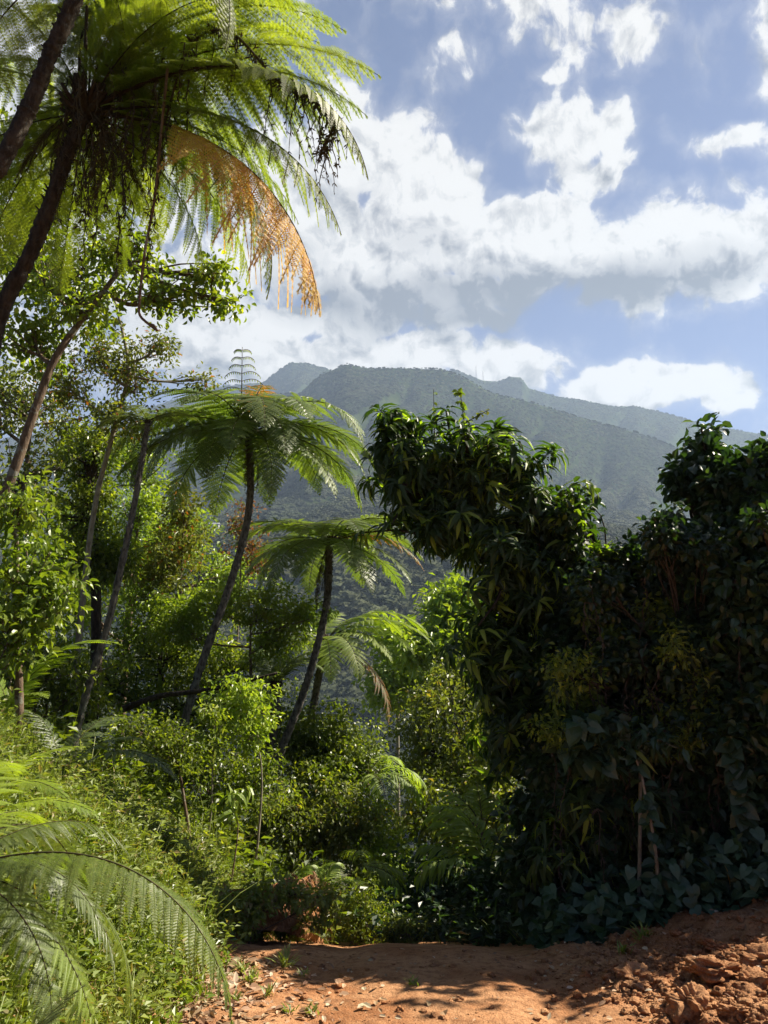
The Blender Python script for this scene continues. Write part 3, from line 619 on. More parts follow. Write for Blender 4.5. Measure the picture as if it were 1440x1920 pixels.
# ---- the big near tree ferns at the top of the picture
def near_fern():
    path = [(-40, 760), (0, 590), (55, 480), (95, 380), (125, 290), (160, 215)]
    pts = np.array([P(a, b, 5.6) for a, b in path]); gz = float(H(pts[0][0] - .3, 5.6)); pts = np.vstack([[pts[0][0] - .4, 5.6, gz - .1], pts])
    root = thing('tree_fern', 'big dark-trunked tree fern overhead with orange frond and shaggy dead skirt', 'tree fern', pts[0], 'tree ferns on the bank')
    fern_trunk(root, pts, .066, .054, 'bark_dark', sides=18); top = pts[-1]; stub_crown(root, top, .22)
    tips = [((715, 145), 5.4, 0), ((690, 335), 5.0, 1), ((640, 440), 5.3, 0), ((560, 10), 5.8, 1), ((500, 560), 5.7, 1), ((470, 540), 6.2, 0), ((340, -120), 5.0, 0), ((120, -200), 5.4, 1),
            ((-150, -60), 5.2, 0), ((-190, 200), 5.6, 1), ((-160, 420), 6.0, 0), ((-40, 560), 6.6, 1), ((110, 560), 7.0, 0), ((300, 470), 7.3, 1), ((420, 130), 7.2, 0), ((250, -60), 7.0, 1), ((380, 330), 7.0, 0), ((20, 330), 6.4, 1),
            ((230, 520), 6.6, 0), ((470, 300), 6.6, 1)]
    tips += [((690, 220), 5.4, 0), ((600, 80), 6.2, 0), ((480, 420), 6.4, 1), ((-20, 300), 6.2, 0), ((90, 300), 7.2, 0), ((320, 60), 6.9, 1), ((650, 60), 5.7, 1), ((540, 330), 6.0, 0), ((170, 430), 7.0, 1), ((60, 60), 6.4, 1), ((260, 400), 6.4, 0), ((600, 230), 5.6, 1), ((560, 420), 5.9, 0), ((-60, 160), 6.4, 0), ((430, -20), 6.4, 1), ((20, 480), 7.0, 0), ((420, 430), 6.8, 1), ((520, 180), 6.6, 0), ((480, 10), 4.9, 1), ((380, 520), 6.2, 0)]
    for (a, b), d, k in tips: frond_to(root, MBIG[k], top, P(a, b, d))
    frond_to(root, MBIGO, top + (0.05, 0, 0), P(600, 590, 5.1), label='orange dying frond')
    for q in range(9):
        me = MDEAD; a = rng.uniform(0, 6.28); b = top + np.array([math.cos(a), math.sin(a), 0]) * rng.uniform(.02, .1)
        frond_at(root, me, b, a, rng.uniform(-.25, .45), rng.uniform(.4, .75), name='dead_frond')
    return top
TOP5 = near_fern()
def near_fern2():
    path = [(-70, 430), (0, 310), (55, 200), (95, 100), (140, 0), (175, -110)]
    pts = np.array([P(a, b, 4.6) for a, b in path]); gz = float(H(pts[0][0] - .5, 4.6)); pts = np.vstack([[pts[0][0] - .6, 4.6, gz - .1], pts])
    root = thing('tree_fern', 'second dark overhead tree fern whose trunk leaves through the top edge', 'tree fern', pts[0], 'tree ferns on the bank')
    fern_trunk(root, pts, .058, .050, 'bark_dark', sides=18); top = pts[-1]; stub_crown(root, top, .2)
    for (a, b), d, k in [((560, 30), 5.2, 0), ((420, 90), 4.2, 1), ((640, -150), 5, 0), ((-160, 60), 4.6, 1), ((-100, 250), 5.0, 0), ((330, 130), 5.6, 1), ((130, 120), 5.8, 0), ((60, -300), 4.5, 0), ((250, 200), 5.9, 0)]:
        frond_to(root, MBIG[k], top, P(a, b, d))
near_fern2()

# ------------------------------------------------------------------ dead strands and the hanging vine
def strands(g, tops, lens, wid=.006, mi=0, leafy=.03, dens=24):
    for t, L in zip(tops, lens):
        n = max(6, int(L / .06)); u = np.linspace(0, 1, n)
        p = np.array(t) + np.stack([np.cumsum(rng.normal(size=n)) * .018, np.cumsum(rng.normal(size=n)) * .014, -L * u], -1)
        tube(g, p, wid * (1 - .6 * u), 4, mi)
        k = int(L * dens)
        if k:
            ii = rng.integers(0, n, k); D = rng.normal(size=(k, 3)) * .6 + np.array([0, 0, -.9])
            leaves(g, p[ii], D, rng.normal(size=(k, 3)), rng.uniform(.6, 1.4, k) * leafy, leafy * .28, T_tiny, mi)
g = Geo(); tp = []; ln = []
for q in range(58):
    a = rng.uniform(); x = 130 + 220 * rng.beta(1.2, 1.6) + rng.normal() * 12; tp.append(P(x, rng.uniform(60, 260), rng.uniform(5.2, 6.0))); ln.append(rng.uniform(.4, 1.35))
strands(g, tp, ln, .006, leafy=.05, dens=45)
# a climbing strand that runs out along the fronds
cv = spline([P(300, 260, 5.5), P(355, 90, 5.4), P(430, 60, 5.3), P(520, 150, 5.2), P(590, 190, 5.1), P(625, 230, 5.1), P(600, 290, 5.1)], 90)
tube(g, cv, .010, 5)
k = 650; ii = rng.integers(0, 90, k); leaves(g, cv[ii] + rng.normal(size=(k, 3)) * .015, rng.normal(size=(k, 3)) + (0, 0, -.8), rng.normal(size=(k, 3)), rng.uniform(.03, .08, k), .016, T_tiny)
strands(g, [cv[i] for i in rng.integers(10, 90, 34)], rng.uniform(.12, .6, 34), .005, leafy=.04, dens=45)
put('hanging_vine', g.mesh('hanging_vine', M['dead']), label='tangle of dead black climber strands draped through the overhead fern fronds', category='dead climber', group='vines')
g = Geo(); tube(g, spline([P(315, 120, 5.3), P(303, 240, 5.3), P(290, 370, 5.3), P(272, 470, 5.3), P(262, 560, 5.3), P(262, 590, 5.3), P(278, 607, 5.3), P(295, 620, 5.3)], 60), np.linspace(.012, .009, 60), 8, 0, .1)
tube(g, spline([P(278, 607, 5.3), P(288, 612, 5.3), P(296, 621, 5.28)], 8), [.009, .012, .014, .016, .015, .012, .008, .003], 8)
put('liana', g.mesh('liana', M['bark_brown']), label='bare brown liana dangling under the big fern with an upturned hooked tip', category='liana', group='vines')

# ------------------------------------------------------------------ broadleaf trees
def tree(label, blobs, trunk=None, n=60, k=30, L=.09, W=.045, leaf='mid', bark='bark_brown', cr=.35, tmpl=T_tiny, droop=.3, r0=.07, cat='tree', name='tree', group=None, style='clump', nb=26, shell=.45, shoots=0, up=.9):
    """blobs: (px,py,depth,rx px,ry px); trunk: list of (px,py,depth)"""
    cs = []; rad = []
    for b in blobs:
        c = P(b[0], b[1], b[2]); s = b[2] / F_PX; cs.append(c); rad.append(np.array([b[3] * s, min(b[3], b[4] * 1.3) * s * 1.0, b[4] * s]))
    lead = cs[0]
    if trunk is None:
        bx, by = lead[0] + rng.uniform(-.3, .3), lead[1] + .1; tr = [np.array([bx, by, float(H(bx, by)) - .1]), lead]
    else:
        tr = [P(*q) for q in trunk]; gz = float(H(tr[0][0], tr[0][1]))
        if tr[0][2] > gz + .1: tr = [np.array([tr[0][0] * 1.0 - .1, tr[0][1], gz - .1])] + tr
    tr = np.array(tr); tp = spline(tr, 40); root = thing(name, label, cat, tr[0], group)
    gt = Geo(); hgt = max(.5, tr[-1][2] - tr[0][2]); tube(gt, tp, np.linspace(r0, r0 * .35, 40), 9, 0, .08)
    gl = Geo(); vol = np.array([np.prod(r) ** (1 / 2.2) for r in rad]); vol /= vol.sum()
    for c, r, v in zip(cs, rad, vol):
        m = max(3, int(n * v)); q = rsph(m, shell)
        q = q * (1 + .25 * rng.normal(size=(m, 1)) * (np.linalg.norm(q, axis=1, keepdims=True)))
        q = np.where(rng.uniform(size=(m, 1)) < .07, q * rng.uniform(1.1, 1.45, (m, 1)), q)
        C = c + q * r
        st = tp[np.argmin(np.linalg.norm(tp - (c - (0, 0, r[2] * .8)), axis=1))] if len(blobs) > 1 or trunk is not None else tp[-14]
        limb = spline([st, (st + c) / 2 + (rng.normal(size=3) * .12 + (0, 0, -.1)) * min(1, r[0]), c], 10)
        tube(gt, limb, np.linspace(r0 * .45, r0 * .22, 10), 6, 0, .08)
        for z in rng.choice(m, min(m, nb), replace=False):
            s_ = limb[rng.integers(3, 10)]; e = C[z]; mid = (s_ + e) / 2 + rng.normal(size=3) * .07 * np.linalg.norm(e - s_)
            tube(gt, spline([s_, mid, e], 7), np.linspace(r0 * .2, max(.003, r0 * .06), 7), 5)
        if style == 'clump': clumps(gl, C, cr, k, L, W, tmpl, droop, up)
        else:
            A = nrm(q) * .8 + np.array([0, 0, .75]) + rng.normal(size=(m, 3)) * .25; rosettes(gl, C, A, k, L, W, tmpl, spread=cr)
    put('trunk', gt.mesh('trunk', M[bark], tr[0]), root); put('crown', gl.mesh('crown', M[leaf], tr[0]), root)
    return root

# the lance-leaved tree that leans over the road
tree('lance-leaved tree with drooping glossy foliage leaning out from the dark thicket', [(775, 900, 8.6, 85, 115), (730, 850, 8.6, 35, 80), (860, 880, 8.5, 100, 100), (940, 880, 8.4, 80, 75), (850, 985, 8.5, 105, 80), (995, 965, 8.4, 70, 82), (940, 1060, 8.3, 82, 105), (1010, 1090, 8.4, 70, 110), (950, 1200, 8.4, 85, 120), (950, 1330, 8.4, 62, 120), (740, 790, 8.6, 22, 22), (935, 815, 8.4, 25, 18)],
     trunk=[(1020, 1780, 8.9), (1010, 1500, 8.9), (985, 1250, 8.8), (930, 1050, 8.7), (860, 950, 8.6)], n=620, k=15, L=.235, W=.056, leaf='mango', bark='bark_dark', cr=.10, tmpl=T_lance, style='rosette', r0=.12, nb=14)
# sprig hanging below, shoots on top
def sprig(label, spots, leaf, L, W, k, name='climber', tmpl=T_full, r=.008, cat='climber', stem=True, ang=.2):
    p0 = P(*spots[0]); root = thing(name, label, cat, p0, 'climbers on the trees'); pts = spline([P(*s) for s in spots], 40); g = Geo(); tube(g, pts, np.linspace(r, r * .4, 40), 5)
    put('stem', g.mesh('stem', M['vine'] if stem else M['bark_pale'], p0), root); g = Geo()
    ii = rng.integers(4, 40, k); D = rng.normal(size=(k, 3)) * np.array([1, 1, .5]) + np.array([0, 0, -ang]); leaves(g, pts[ii], D, np.array([0, -.4, .8]) + rng.normal(size=(k, 3)) * .3, rng.uniform(.7, 1.2, k) * L, W, tmpl)
    put('foliage', g.mesh('foliage', M[leaf], p0), root); return root
sprig('yellow-green climber tip standing above the lance-leaved tree', [(885, 850, 8.3), (872, 800, 8.3), (865, 750, 8.3), (860, 735, 8.3)], 'bright', .09, .06, 42)
sprig('thin upright climber shoot left bare above the lance-leaved crown', [(815, 850, 8.4), (814, 790, 8.4), (813, 730, 8.4)], 'mid', .06, .035, 14)
sprig('climber spray with orange leaves reaching sideways over the lance-leaved crown', [(870, 795, 8.2), (895, 780, 8.2), (918, 768, 8.2)], 'tinged', .06, .04, 16)
sprig('big-leaved climber shoot arching off the shoulder of the thicket', [(1050, 930, 8.2), (1075, 908, 8.2), (1100, 905, 8.2), (1112, 925, 8.2)], 'bright', .22, .06, 12, tmpl=T_droopy)

# the dark thicket
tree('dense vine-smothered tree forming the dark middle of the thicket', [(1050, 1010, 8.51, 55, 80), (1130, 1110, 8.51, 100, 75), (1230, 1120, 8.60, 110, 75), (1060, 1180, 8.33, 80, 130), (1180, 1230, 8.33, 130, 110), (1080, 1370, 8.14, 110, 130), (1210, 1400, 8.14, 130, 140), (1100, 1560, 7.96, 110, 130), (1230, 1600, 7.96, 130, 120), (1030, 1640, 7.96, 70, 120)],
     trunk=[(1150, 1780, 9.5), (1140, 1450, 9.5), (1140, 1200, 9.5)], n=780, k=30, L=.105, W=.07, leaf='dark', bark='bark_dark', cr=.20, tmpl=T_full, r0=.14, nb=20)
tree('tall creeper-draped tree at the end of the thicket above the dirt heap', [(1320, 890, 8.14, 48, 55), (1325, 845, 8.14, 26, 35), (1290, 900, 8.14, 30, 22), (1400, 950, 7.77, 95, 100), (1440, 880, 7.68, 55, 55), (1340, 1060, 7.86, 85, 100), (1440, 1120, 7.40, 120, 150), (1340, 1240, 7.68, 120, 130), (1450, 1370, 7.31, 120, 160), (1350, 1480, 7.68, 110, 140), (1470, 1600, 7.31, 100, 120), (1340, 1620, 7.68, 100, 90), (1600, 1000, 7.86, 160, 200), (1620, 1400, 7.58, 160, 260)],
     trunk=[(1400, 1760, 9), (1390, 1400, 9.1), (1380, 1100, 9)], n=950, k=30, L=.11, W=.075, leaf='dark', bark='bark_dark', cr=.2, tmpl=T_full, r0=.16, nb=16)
tree('sunlit leafy crest of creeper along the sagging top of the thicket', [(1090, 1050, 8.23, 40, 45), (1140, 1045, 8.33, 60, 25), (1215, 1060, 8.33, 60, 22), (1290, 1010, 8.14, 28, 30), (1075, 980, 7.96, 26, 60)], trunk=[(1160, 1750, 9.3), (1170, 1300, 9.3), (1170, 1070, 9.2)], n=110, k=18, L=.10, W=.06, leaf='mango', bark='bark_dark', cr=.14, tmpl=T_full, r0=.05, name='climber', cat='climber')
# backing trees that close the thicket
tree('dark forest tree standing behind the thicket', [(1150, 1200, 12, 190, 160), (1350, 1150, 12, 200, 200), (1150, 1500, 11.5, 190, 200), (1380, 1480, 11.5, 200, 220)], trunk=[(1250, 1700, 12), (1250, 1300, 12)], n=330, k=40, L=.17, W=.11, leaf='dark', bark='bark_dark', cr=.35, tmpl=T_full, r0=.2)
tree('yellow-green creeper patch sprawling down the thicket face under its sagging crest', [(1130, 1200, 7.75, 40, 60), (1240, 1150, 7.8, 60, 30), (1100, 1330, 7.6, 26, 70), (1290, 1290, 7.7, 40, 50)], n=70, k=20, L=.07, W=.04, leaf='mid', bark='vine', cr=.12, tmpl=T_full, r0=.02, name='climber', cat='climber', nb=20)
tree('long-leaved shrub growing out of the thicket foot toward the road', [(1040, 1600, 7.4, 40, 60), (1080, 1500, 7.4, 36, 50)], n=30, k=12, L=.22, W=.045, leaf='mango', bark='vine', cr=.08, tmpl=T_droopy, style='rosette', r0=.02, name='shrub', cat='shrub')
FACE = [('fine-leaved green creeper cascading from the middle of the thicket', 'mid', .06, .03, T_tiny, 'c'), ('broad-leaved dark creeper cushion bulging low on the thicket', 'heart', .15, .11, T_heart, 'c'), ('long-leaved epiphyte tufts on the shaded thicket wall', 'mango', .20, .04, T_droopy, 'r'), ('rounded small-leaved creeper cushions high under the peak of the thicket', 'dark', .07, .05, T_full, 'c')]
for q, (lab, lf, L_, W_, tm, st) in enumerate(FACE):
    bl = []
    for z in range(7):
        px_ = rng.uniform(1040, 1440); py_ = rng.uniform([1080, 1380, 1120, 960][q], [1450, 1690, 1640, 1250][q]); px_ = max(px_, 1240) if py_ < 1050 else px_
        bl.append((px_, py_, rng.uniform(7.1, 7.7), rng.uniform(22, 50), rng.uniform(25, 75)))
    tree(lab, bl, trunk=[(1200 + 50 * q, 1730, 8.2), (1210 + 40 * q, 1500, 8.3), (1215 + 30 * q, 1300, 8.3)], n=120 if st == 'c' else 60, k=24 if st == 'c' else 11, L=L_, W=W_, leaf=lf, bark='vine', cr=.13 if st == 'c' else .06, tmpl=tm, style='clump' if st == 'c' else 'rosette', r0=.03, name='climber', cat='climber', nb=8)
# curtains of dead vine strands
g = Geo(); tp = []; ln = []
for q in range(46):
    px = rng.choice([1060, 1110, 1180, 1260, 1330, 1420]) + rng.normal() * 28; d = rng.uniform(7.7, 8.6); a = P(px, rng.uniform(1060, 1550), rng.uniform(7.1, 7.7)); tp.append(a); ln.append(rng.uniform(.5, 2.2))
strands(g, tp, ln, .005, leafy=.07, dens=14)
put('vine_curtain', g.mesh('vine_curtain', M['vine']), kind='stuff', label='brown dead vine strands hanging over the shaded thicket face', category='vines')
# heart-leaved climbers
sprig('pillar of drooping heart leaves hanging at the thicket edge above the dirt heap', [(1395, 1640, 7.0), (1392, 1560, 7.0), (1385, 1470, 7.0), (1372, 1395, 7.0)], 'heart', .16, .13, 80, tmpl=T_heart, r=.006, ang=.8)
sprig('second string of pale heart leaves beside the leafy pillar', [(1420, 1700, 7.0), (1410, 1600, 7.0), (1402, 1500, 7.0), (1398, 1420, 7.0)], 'heart', .13, .10, 34, tmpl=T_heart, r=.005, ang=.8)
sprig('young plant with a thin pale grey stalk and drooping leaves before the thicket', [(1238, 1690, 6.9), (1228, 1590, 6.9), (1212, 1500, 6.9), (1195, 1430, 7.0), (1165, 1400, 7.0)], 'heart', .15, .09, 46, tmpl=T_full, r=.020, name='sapling', cat='sapling', stem=False, ang=.4)
tree('wide leafy top of the pale-stalked plant spreading across the dark thicket', [(1190, 1385, 7.1, 75, 26), (1150, 1400, 7.1, 30, 16)], trunk=[(1200, 1440, 7.1), (1190, 1390, 7.1)], n=36, k=9, L=.13, W=.05, leaf='heart', bark='bark_pale', cr=.10, tmpl=T_full, r0=.02, name='shrub', cat='shrub')

# ---- central valley trees
G_C = 'trees in the hollow beyond the road'
tree('sunlit lime crowned tree rising from the hollow behind the leaning tree', [(845, 1130, 30, 42, 42), (870, 1190, 30, 50, 60), (800, 1215, 29, 60, 40)], n=150, k=36, L=.30, W=.17, leaf='bright', cr=.7, r0=.14, bark='bark_pale', group=G_C)
tree('rounded bright tree in the hollow next to the drooping lime fern', [(745, 1205, 34, 45, 38), (780, 1250, 33, 55, 60), (730, 1290, 33, 30, 40)], n=110, k=36, L=.30, W=.17, leaf='bright', cr=.7, r0=.14, bark='bark_pale', group=G_C)
tree('broad olive tree filling the hollow between road and thicket', [(860, 1300, 19, 75, 90), (810, 1400, 18, 70, 110), (900, 1430, 17, 80, 130), (840, 1530, 16, 95, 90)], n=300, k=40, L=.13, W=.075, leaf='olive', cr=.4, r0=.12, bark='bark_dark', group=G_C)
tree('slim olive tree with pale vertical stems beside the thicket foot', [(930, 1500, 14, 60, 130), (960, 1380, 14.5, 40, 100), (985, 1250, 14.5, 60, 120)], n=150, k=30, L=.12, W=.07, leaf='olive', cr=.32, r0=.09, bark='bark_pale', group=G_C)
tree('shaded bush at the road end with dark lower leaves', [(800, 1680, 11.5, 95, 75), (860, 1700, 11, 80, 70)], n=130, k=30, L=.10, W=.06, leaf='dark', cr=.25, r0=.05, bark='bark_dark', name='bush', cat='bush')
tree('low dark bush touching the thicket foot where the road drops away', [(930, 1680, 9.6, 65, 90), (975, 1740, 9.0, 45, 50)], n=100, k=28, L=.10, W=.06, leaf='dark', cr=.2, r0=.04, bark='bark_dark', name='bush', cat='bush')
tree('feathery small-leaved shrub at the road end beside the red bank', [(685, 1715, 8.9, 38, 50)], n=60, k=40, L=.045, W=.02, leaf='mid', cr=.13, r0=.02, name='shrub', cat='shrub')
tree('twiggy little shrub growing at the very brow of the road', [(760, 1750, 8.4, 50, 28)], n=44, k=34, L=.045, W=.022, leaf='olive', cr=.12, r0=.02, name='shrub', cat='shrub')
tree('bright bush spilling from the bank in the sunlit gap', [(715, 1580, 13.5, 50, 80), (735, 1650, 13, 35, 50), (690, 1640, 13, 45, 60)], n=130, k=38, L=.08, W=.045, leaf='bright', cr=.26, r0=.04, name='bush', cat='bush')

# ---- left forest
G_L = 'trees on the wooded bank'
tree('slender brown branching tree crossing under the big fern', [(150, 560, 8.8, 120, 80), (40, 480, 9, 90, 90), (320, 560, 8.6, 100, 50), (60, 640, 9, 80, 60), (230, 480, 9, 90, 60), (400, 520, 8.4, 60, 35), (430, 565, 8.4, 28, 20)],
     trunk=[(-30, 1010, 8.6), (20, 900, 8.6), (65, 770, 8.6), (105, 670, 8.6), (165, 585, 8.7), (245, 480, 8.8)], n=210, k=22, L=.085, W=.05, leaf='mid', cr=.2, r0=.075, tmpl=T_full, group=G_L, nb=26)
tree('thin grey-stemmed tree with sparse orange-tinged leaves against the sky', [(250, 690, 11, 75, 70), (190, 660, 11, 70, 70), (300, 650, 11, 30, 30), (380, 712, 11, 32, 16), (120, 720, 11, 70, 60), (230, 780, 11, 70, 50)],
     trunk=[(170, 1000, 11.4), (215, 800, 11.2), (240, 690, 11), (215, 560, 11)], n=210, k=20, L=.075, W=.04, leaf='tinged', bark='bark_pale', cr=.2, r0=.05, group=G_L, nb=24)
tree('ivy-clad dark column of a tree between leaning fern and slender tree', [(175, 860, 13, 50, 70), (165, 960, 13, 55, 80), (200, 1050, 13, 70, 60)], trunk=[(180, 1250, 13), (175, 900, 13), (190, 800, 13)], n=170, k=34, L=.10, W=.055, leaf='mid', cr=.26, r0=.12, bark='bark_dark', group=G_L)
tree('bright large-leaved bush crowding the picture edge below the slender tree', [(30, 960, 7.6, 60, 70), (60, 1060, 7.5, 75, 100), (20, 1180, 7.3, 70, 90), (95, 1130, 7.5, 45, 70)], n=120, k=15, L=.10, W=.048, leaf='bright', cr=.2, tmpl=T_full, r0=.05, name='bush', cat='bush')
tree('bright pointed young tree between the two leaning fern trunks', [(345, 960, 15, 35, 60), (330, 1030, 15, 60, 50), (290, 1080, 15, 60, 60)], n=130, k=30, L=.10, W=.05, leaf='tinged', cr=.24, r0=.04, group=G_L)
tree('bright leafy tree filling the bank behind the leaning fern', [(260, 960, 16, 55, 50), (240, 1060, 16, 75, 80), (140, 1130, 15, 80, 90), (310, 1150, 15, 90, 60)], n=240, k=36, L=.10, W=.055, leaf='bright', cr=.3, r0=.08, group=G_L)
tree('sparse rust-leaved shrub behind the tall fern trunk', [(455, 990, 18, 35, 60), (480, 1050, 18, 30, 50)], n=50, k=22, L=.10, W=.05, leaf='rust', cr=.22, r0=.035, name='shrub', cat='shrub')
tree('broad sunlit lime shrub spreading across the tall fern trunk', [(400, 1130, 14.4, 90, 40), (500, 1140, 14.4, 80, 40), (560, 1160, 14.4, 55, 34), (350, 1180, 14.4, 70, 45), (520, 1200, 14.5, 60, 30)], trunk=[(480, 1420, 14.8), (470, 1260, 14.6), (470, 1170, 14.5)], n=230, k=28, L=.095, W=.05, leaf='bright', cr=.2, r0=.05, name='shrub', cat='shrub', nb=18)
tree('shadowy wide tree under the lime shrub on the bank', [(300, 1230, 15, 110, 60), (430, 1250, 15.5, 90, 60), (200, 1280, 14, 90, 60), (350, 1330, 14.5, 110, 60), (480, 1330, 15.5, 60, 70)], n=300, k=34, L=.10, W=.055, leaf='mid', cr=.28, r0=.09, bark='bark_dark', group=G_L)
tree('thin sapling with pale stem and light leaves in front of the dark tree', [(455, 1310, 10.5, 60, 45), (480, 1370, 10.5, 45, 35)], trunk=[(485, 1560, 10.5), (490, 1440, 10.5), (470, 1340, 10.5)], n=70, k=22, L=.08, W=.045, leaf='bright', cr=.16, r0=.02, bark='bark_pale', name='sapling', cat='sapling', nb=16)
tree('second pale-stemmed sapling nearer the fern frond tips', [(395, 1390, 10, 35, 40), (400, 1340, 10, 30, 30)], trunk=[(395, 1530, 10), (398, 1450, 10), (402, 1340, 10)], n=36, k=18, L=.075, W=.04, leaf='mid', cr=.14, r0=.017, bark='bark_pale', name='sapling', cat='sapling', nb=12)
tree('dense glossy round bush in full sun beside the hollow', [(610, 1380, 15.5, 85, 60), (640, 1440, 15, 80, 75), (560, 1400, 15, 60, 60), (600, 1480, 14.5, 95, 70)], n=330, k=34, L=.085, W=.05, leaf='mid', cr=.24, r0=.06, name='bush', cat='bush', tmpl=T_full)
tree('dark lower bush beneath the glossy round bush', [(600, 1560, 13.5, 90, 60), (530, 1530, 13, 60, 50), (660, 1540, 13.5, 55, 60)], n=200, k=32, L=.085, W=.05, leaf='olive', cr=.24, r0=.05, bark='bark_dark', name='bush', cat='bush', tmpl=T_full)
tree('dark understorey shrub closing the gap behind the two pale saplings', [(400, 1450, 12, 80, 70), (480, 1470, 12, 60, 70), (330, 1420, 12, 70, 50)], n=150, k=30, L=.08, W=.045, leaf='mid', cr=.24, r0=.04, name='shrub', cat='shrub')
tree('small shining sapling with long leaves on the bank face', [(440, 1500, 8.6, 34, 26)], trunk=[(445, 1570, 8.6), (442, 1500, 8.6)], n=9, k=10, L=.16, W=.055, leaf='bright', cr=.07, r0=.01, tmpl=T_droopy, style='rosette', name='sapling', cat='sapling')
tree('tall forest tree at the back of the bank behind the ivy column', [(60, 760, 20, 110, 90), (150, 840, 21, 100, 90), (30, 900, 20, 110, 90), (-80, 700, 20, 150, 200)], n=230, k=38, L=.15, W=.085, leaf='olive', cr=.42, r0=.13, group=G_L)
tree('green forest tree at the back of the bank under the thin crowned fern', [(260, 870, 22, 60, 60), (120, 1000, 20, 120, 100), (330, 1010, 24, 90, 60), (420, 1080, 24, 80, 60)], n=230, k=38, L=.15, W=.085, leaf='bright', cr=.42, r0=.13, group=G_L)
tree('leafy tree closing the view above the foreground fern', [(60, 1250, 11, 90, 70), (-40, 1150, 11, 100, 100), (150, 1300, 11.5, 70, 50)], n=180, k=34, L=.09, W=.05, leaf='mid', cr=.25, r0=.07, group=G_L)
tree('high leafy tree seen through the overhead fern skirt', [(60, 380, 12, 130, 120), (-80, 300, 12, 150, 200), (220, 340, 12.5, 110, 100), (120, 500, 12, 120, 80)], n=230, k=30, L=.11, W=.06, leaf='mid', cr=.32, r0=.10, group=G_L, trunk=[(-60, 1000, 12.5), (0, 600, 12.5), (60, 420, 12.5)])
tree('shrub with tiny leaves on the bank crest beneath the pale sapling', [(330, 1400, 9.5, 60, 40), (260, 1370, 9.5, 50, 30)], n=70, k=34, L=.06, W=.03, leaf='mid', cr=.17, r0=.03, name='shrub', cat='shrub')
# dark dead stem lying across
g = Geo(); tube(g, spline([P(230, 1330, 12), P(300, 1305, 12), P(380, 1295, 12), P(450, 1280, 12), P(520, 1262, 12)], 40), np.linspace(.05, .02, 40), 8, 0, .15)
put('fallen_branch', g.mesh('fallen_branch', M['bark_dark']), label='dark dead branch lying across the leaning trunks', category='branch')

# ---- palms
def palm_leaf(L=1.2, n=22, ll=.45, w=.035, a0=60, a1=-30):
    g = Geo(); t = np.linspace(0, 1, 30); th = np.radians(a0 + (a1 - a0) * t); x = np.cumsum(np.cos(th)) / 30 * L; z = np.cumsum(np.sin(th)) / 30 * L
    C = np.stack([x, 0 * x, z], -1); tube(g, C, .012 * (1 - t) + .003, 5, 1)
    ti = np.linspace(.2, 1, n); c = np.stack([np.interp(ti, t, C[:, q]) for q in range(3)], -1); tn = np.stack([np.cos(np.interp(ti, t, th)), 0 * ti, np.sin(np.interp(ti, t, th))], -1)
    for s in (-1, 1): leaves(g, c, np.array([0, s, .1]) + tn * .75 + rng.normal(size=(n, 3)) * .07, np.tile([-.3, 0, 1.], (n, 1)), ll * (1 - .45 * np.abs(ti - .5) * 2), w, T_lance, 0)
    me = g.mesh('palm_leaf', [M['frond_lime'], M['rachis']]); return me
MPL = palm_leaf(); MPL2 = palm_leaf(1.0, 11, .42, .07, 55, -10)
for lab, px, py, d, s, me, azs in (('lime feather palm catching the sun at the edge of the glossy bush', 690, 1460, 14.5, .95, MPL, [(20, 10), (60, 25), (-20, 0), (110, 25), (160, 5), (-70, 0), (90, 40)]),
                                   ('little feather palm with silvery arching leaf below the sunlit bush', 655, 1640, 11, .7, MPL, [(5, 10), (-25, 10), (80, 20), (160, 10), (220, 10)]),
                                   ('young palm clump with broad lime leaflets before the dark bushes', 915, 1640, 10, .85, MPL2, [(172, 28), (150, 48), (185, 8), (120, 60), (200, 20), (60, 40), (-60, 20), (165, 65)]),
                                   ('taller broad-leaflet palm behind the young palm clump', 905, 1560, 11.5, .8, MPL2, [(165, 20), (140, 45), (190, 35), (30, 40), (90, 50)]),
                                   ('small palm with spiky leaves on the bank above the red cut', 600, 1690, 9.4, .5, MPL, [(30, 30), (70, 50), (0, 10), (150, 30), (110, 45)])):
    b = P(px, py, d); gz = float(H(b[0], b[1])); root = thing('palm', lab, 'palm', (b[0], b[1], gz - .05), 'small palms'); g = Geo()
    tube(g, spline([(b[0], b[1], gz - .05), b], 12), .04 * s, 7, 0, .1); put('trunk', g.mesh('trunk', M['bark_brown'], root.location), root)
    for a, p in azs: frond_at(root, me, b, R(a), R(p - 30), s, name='leaf')

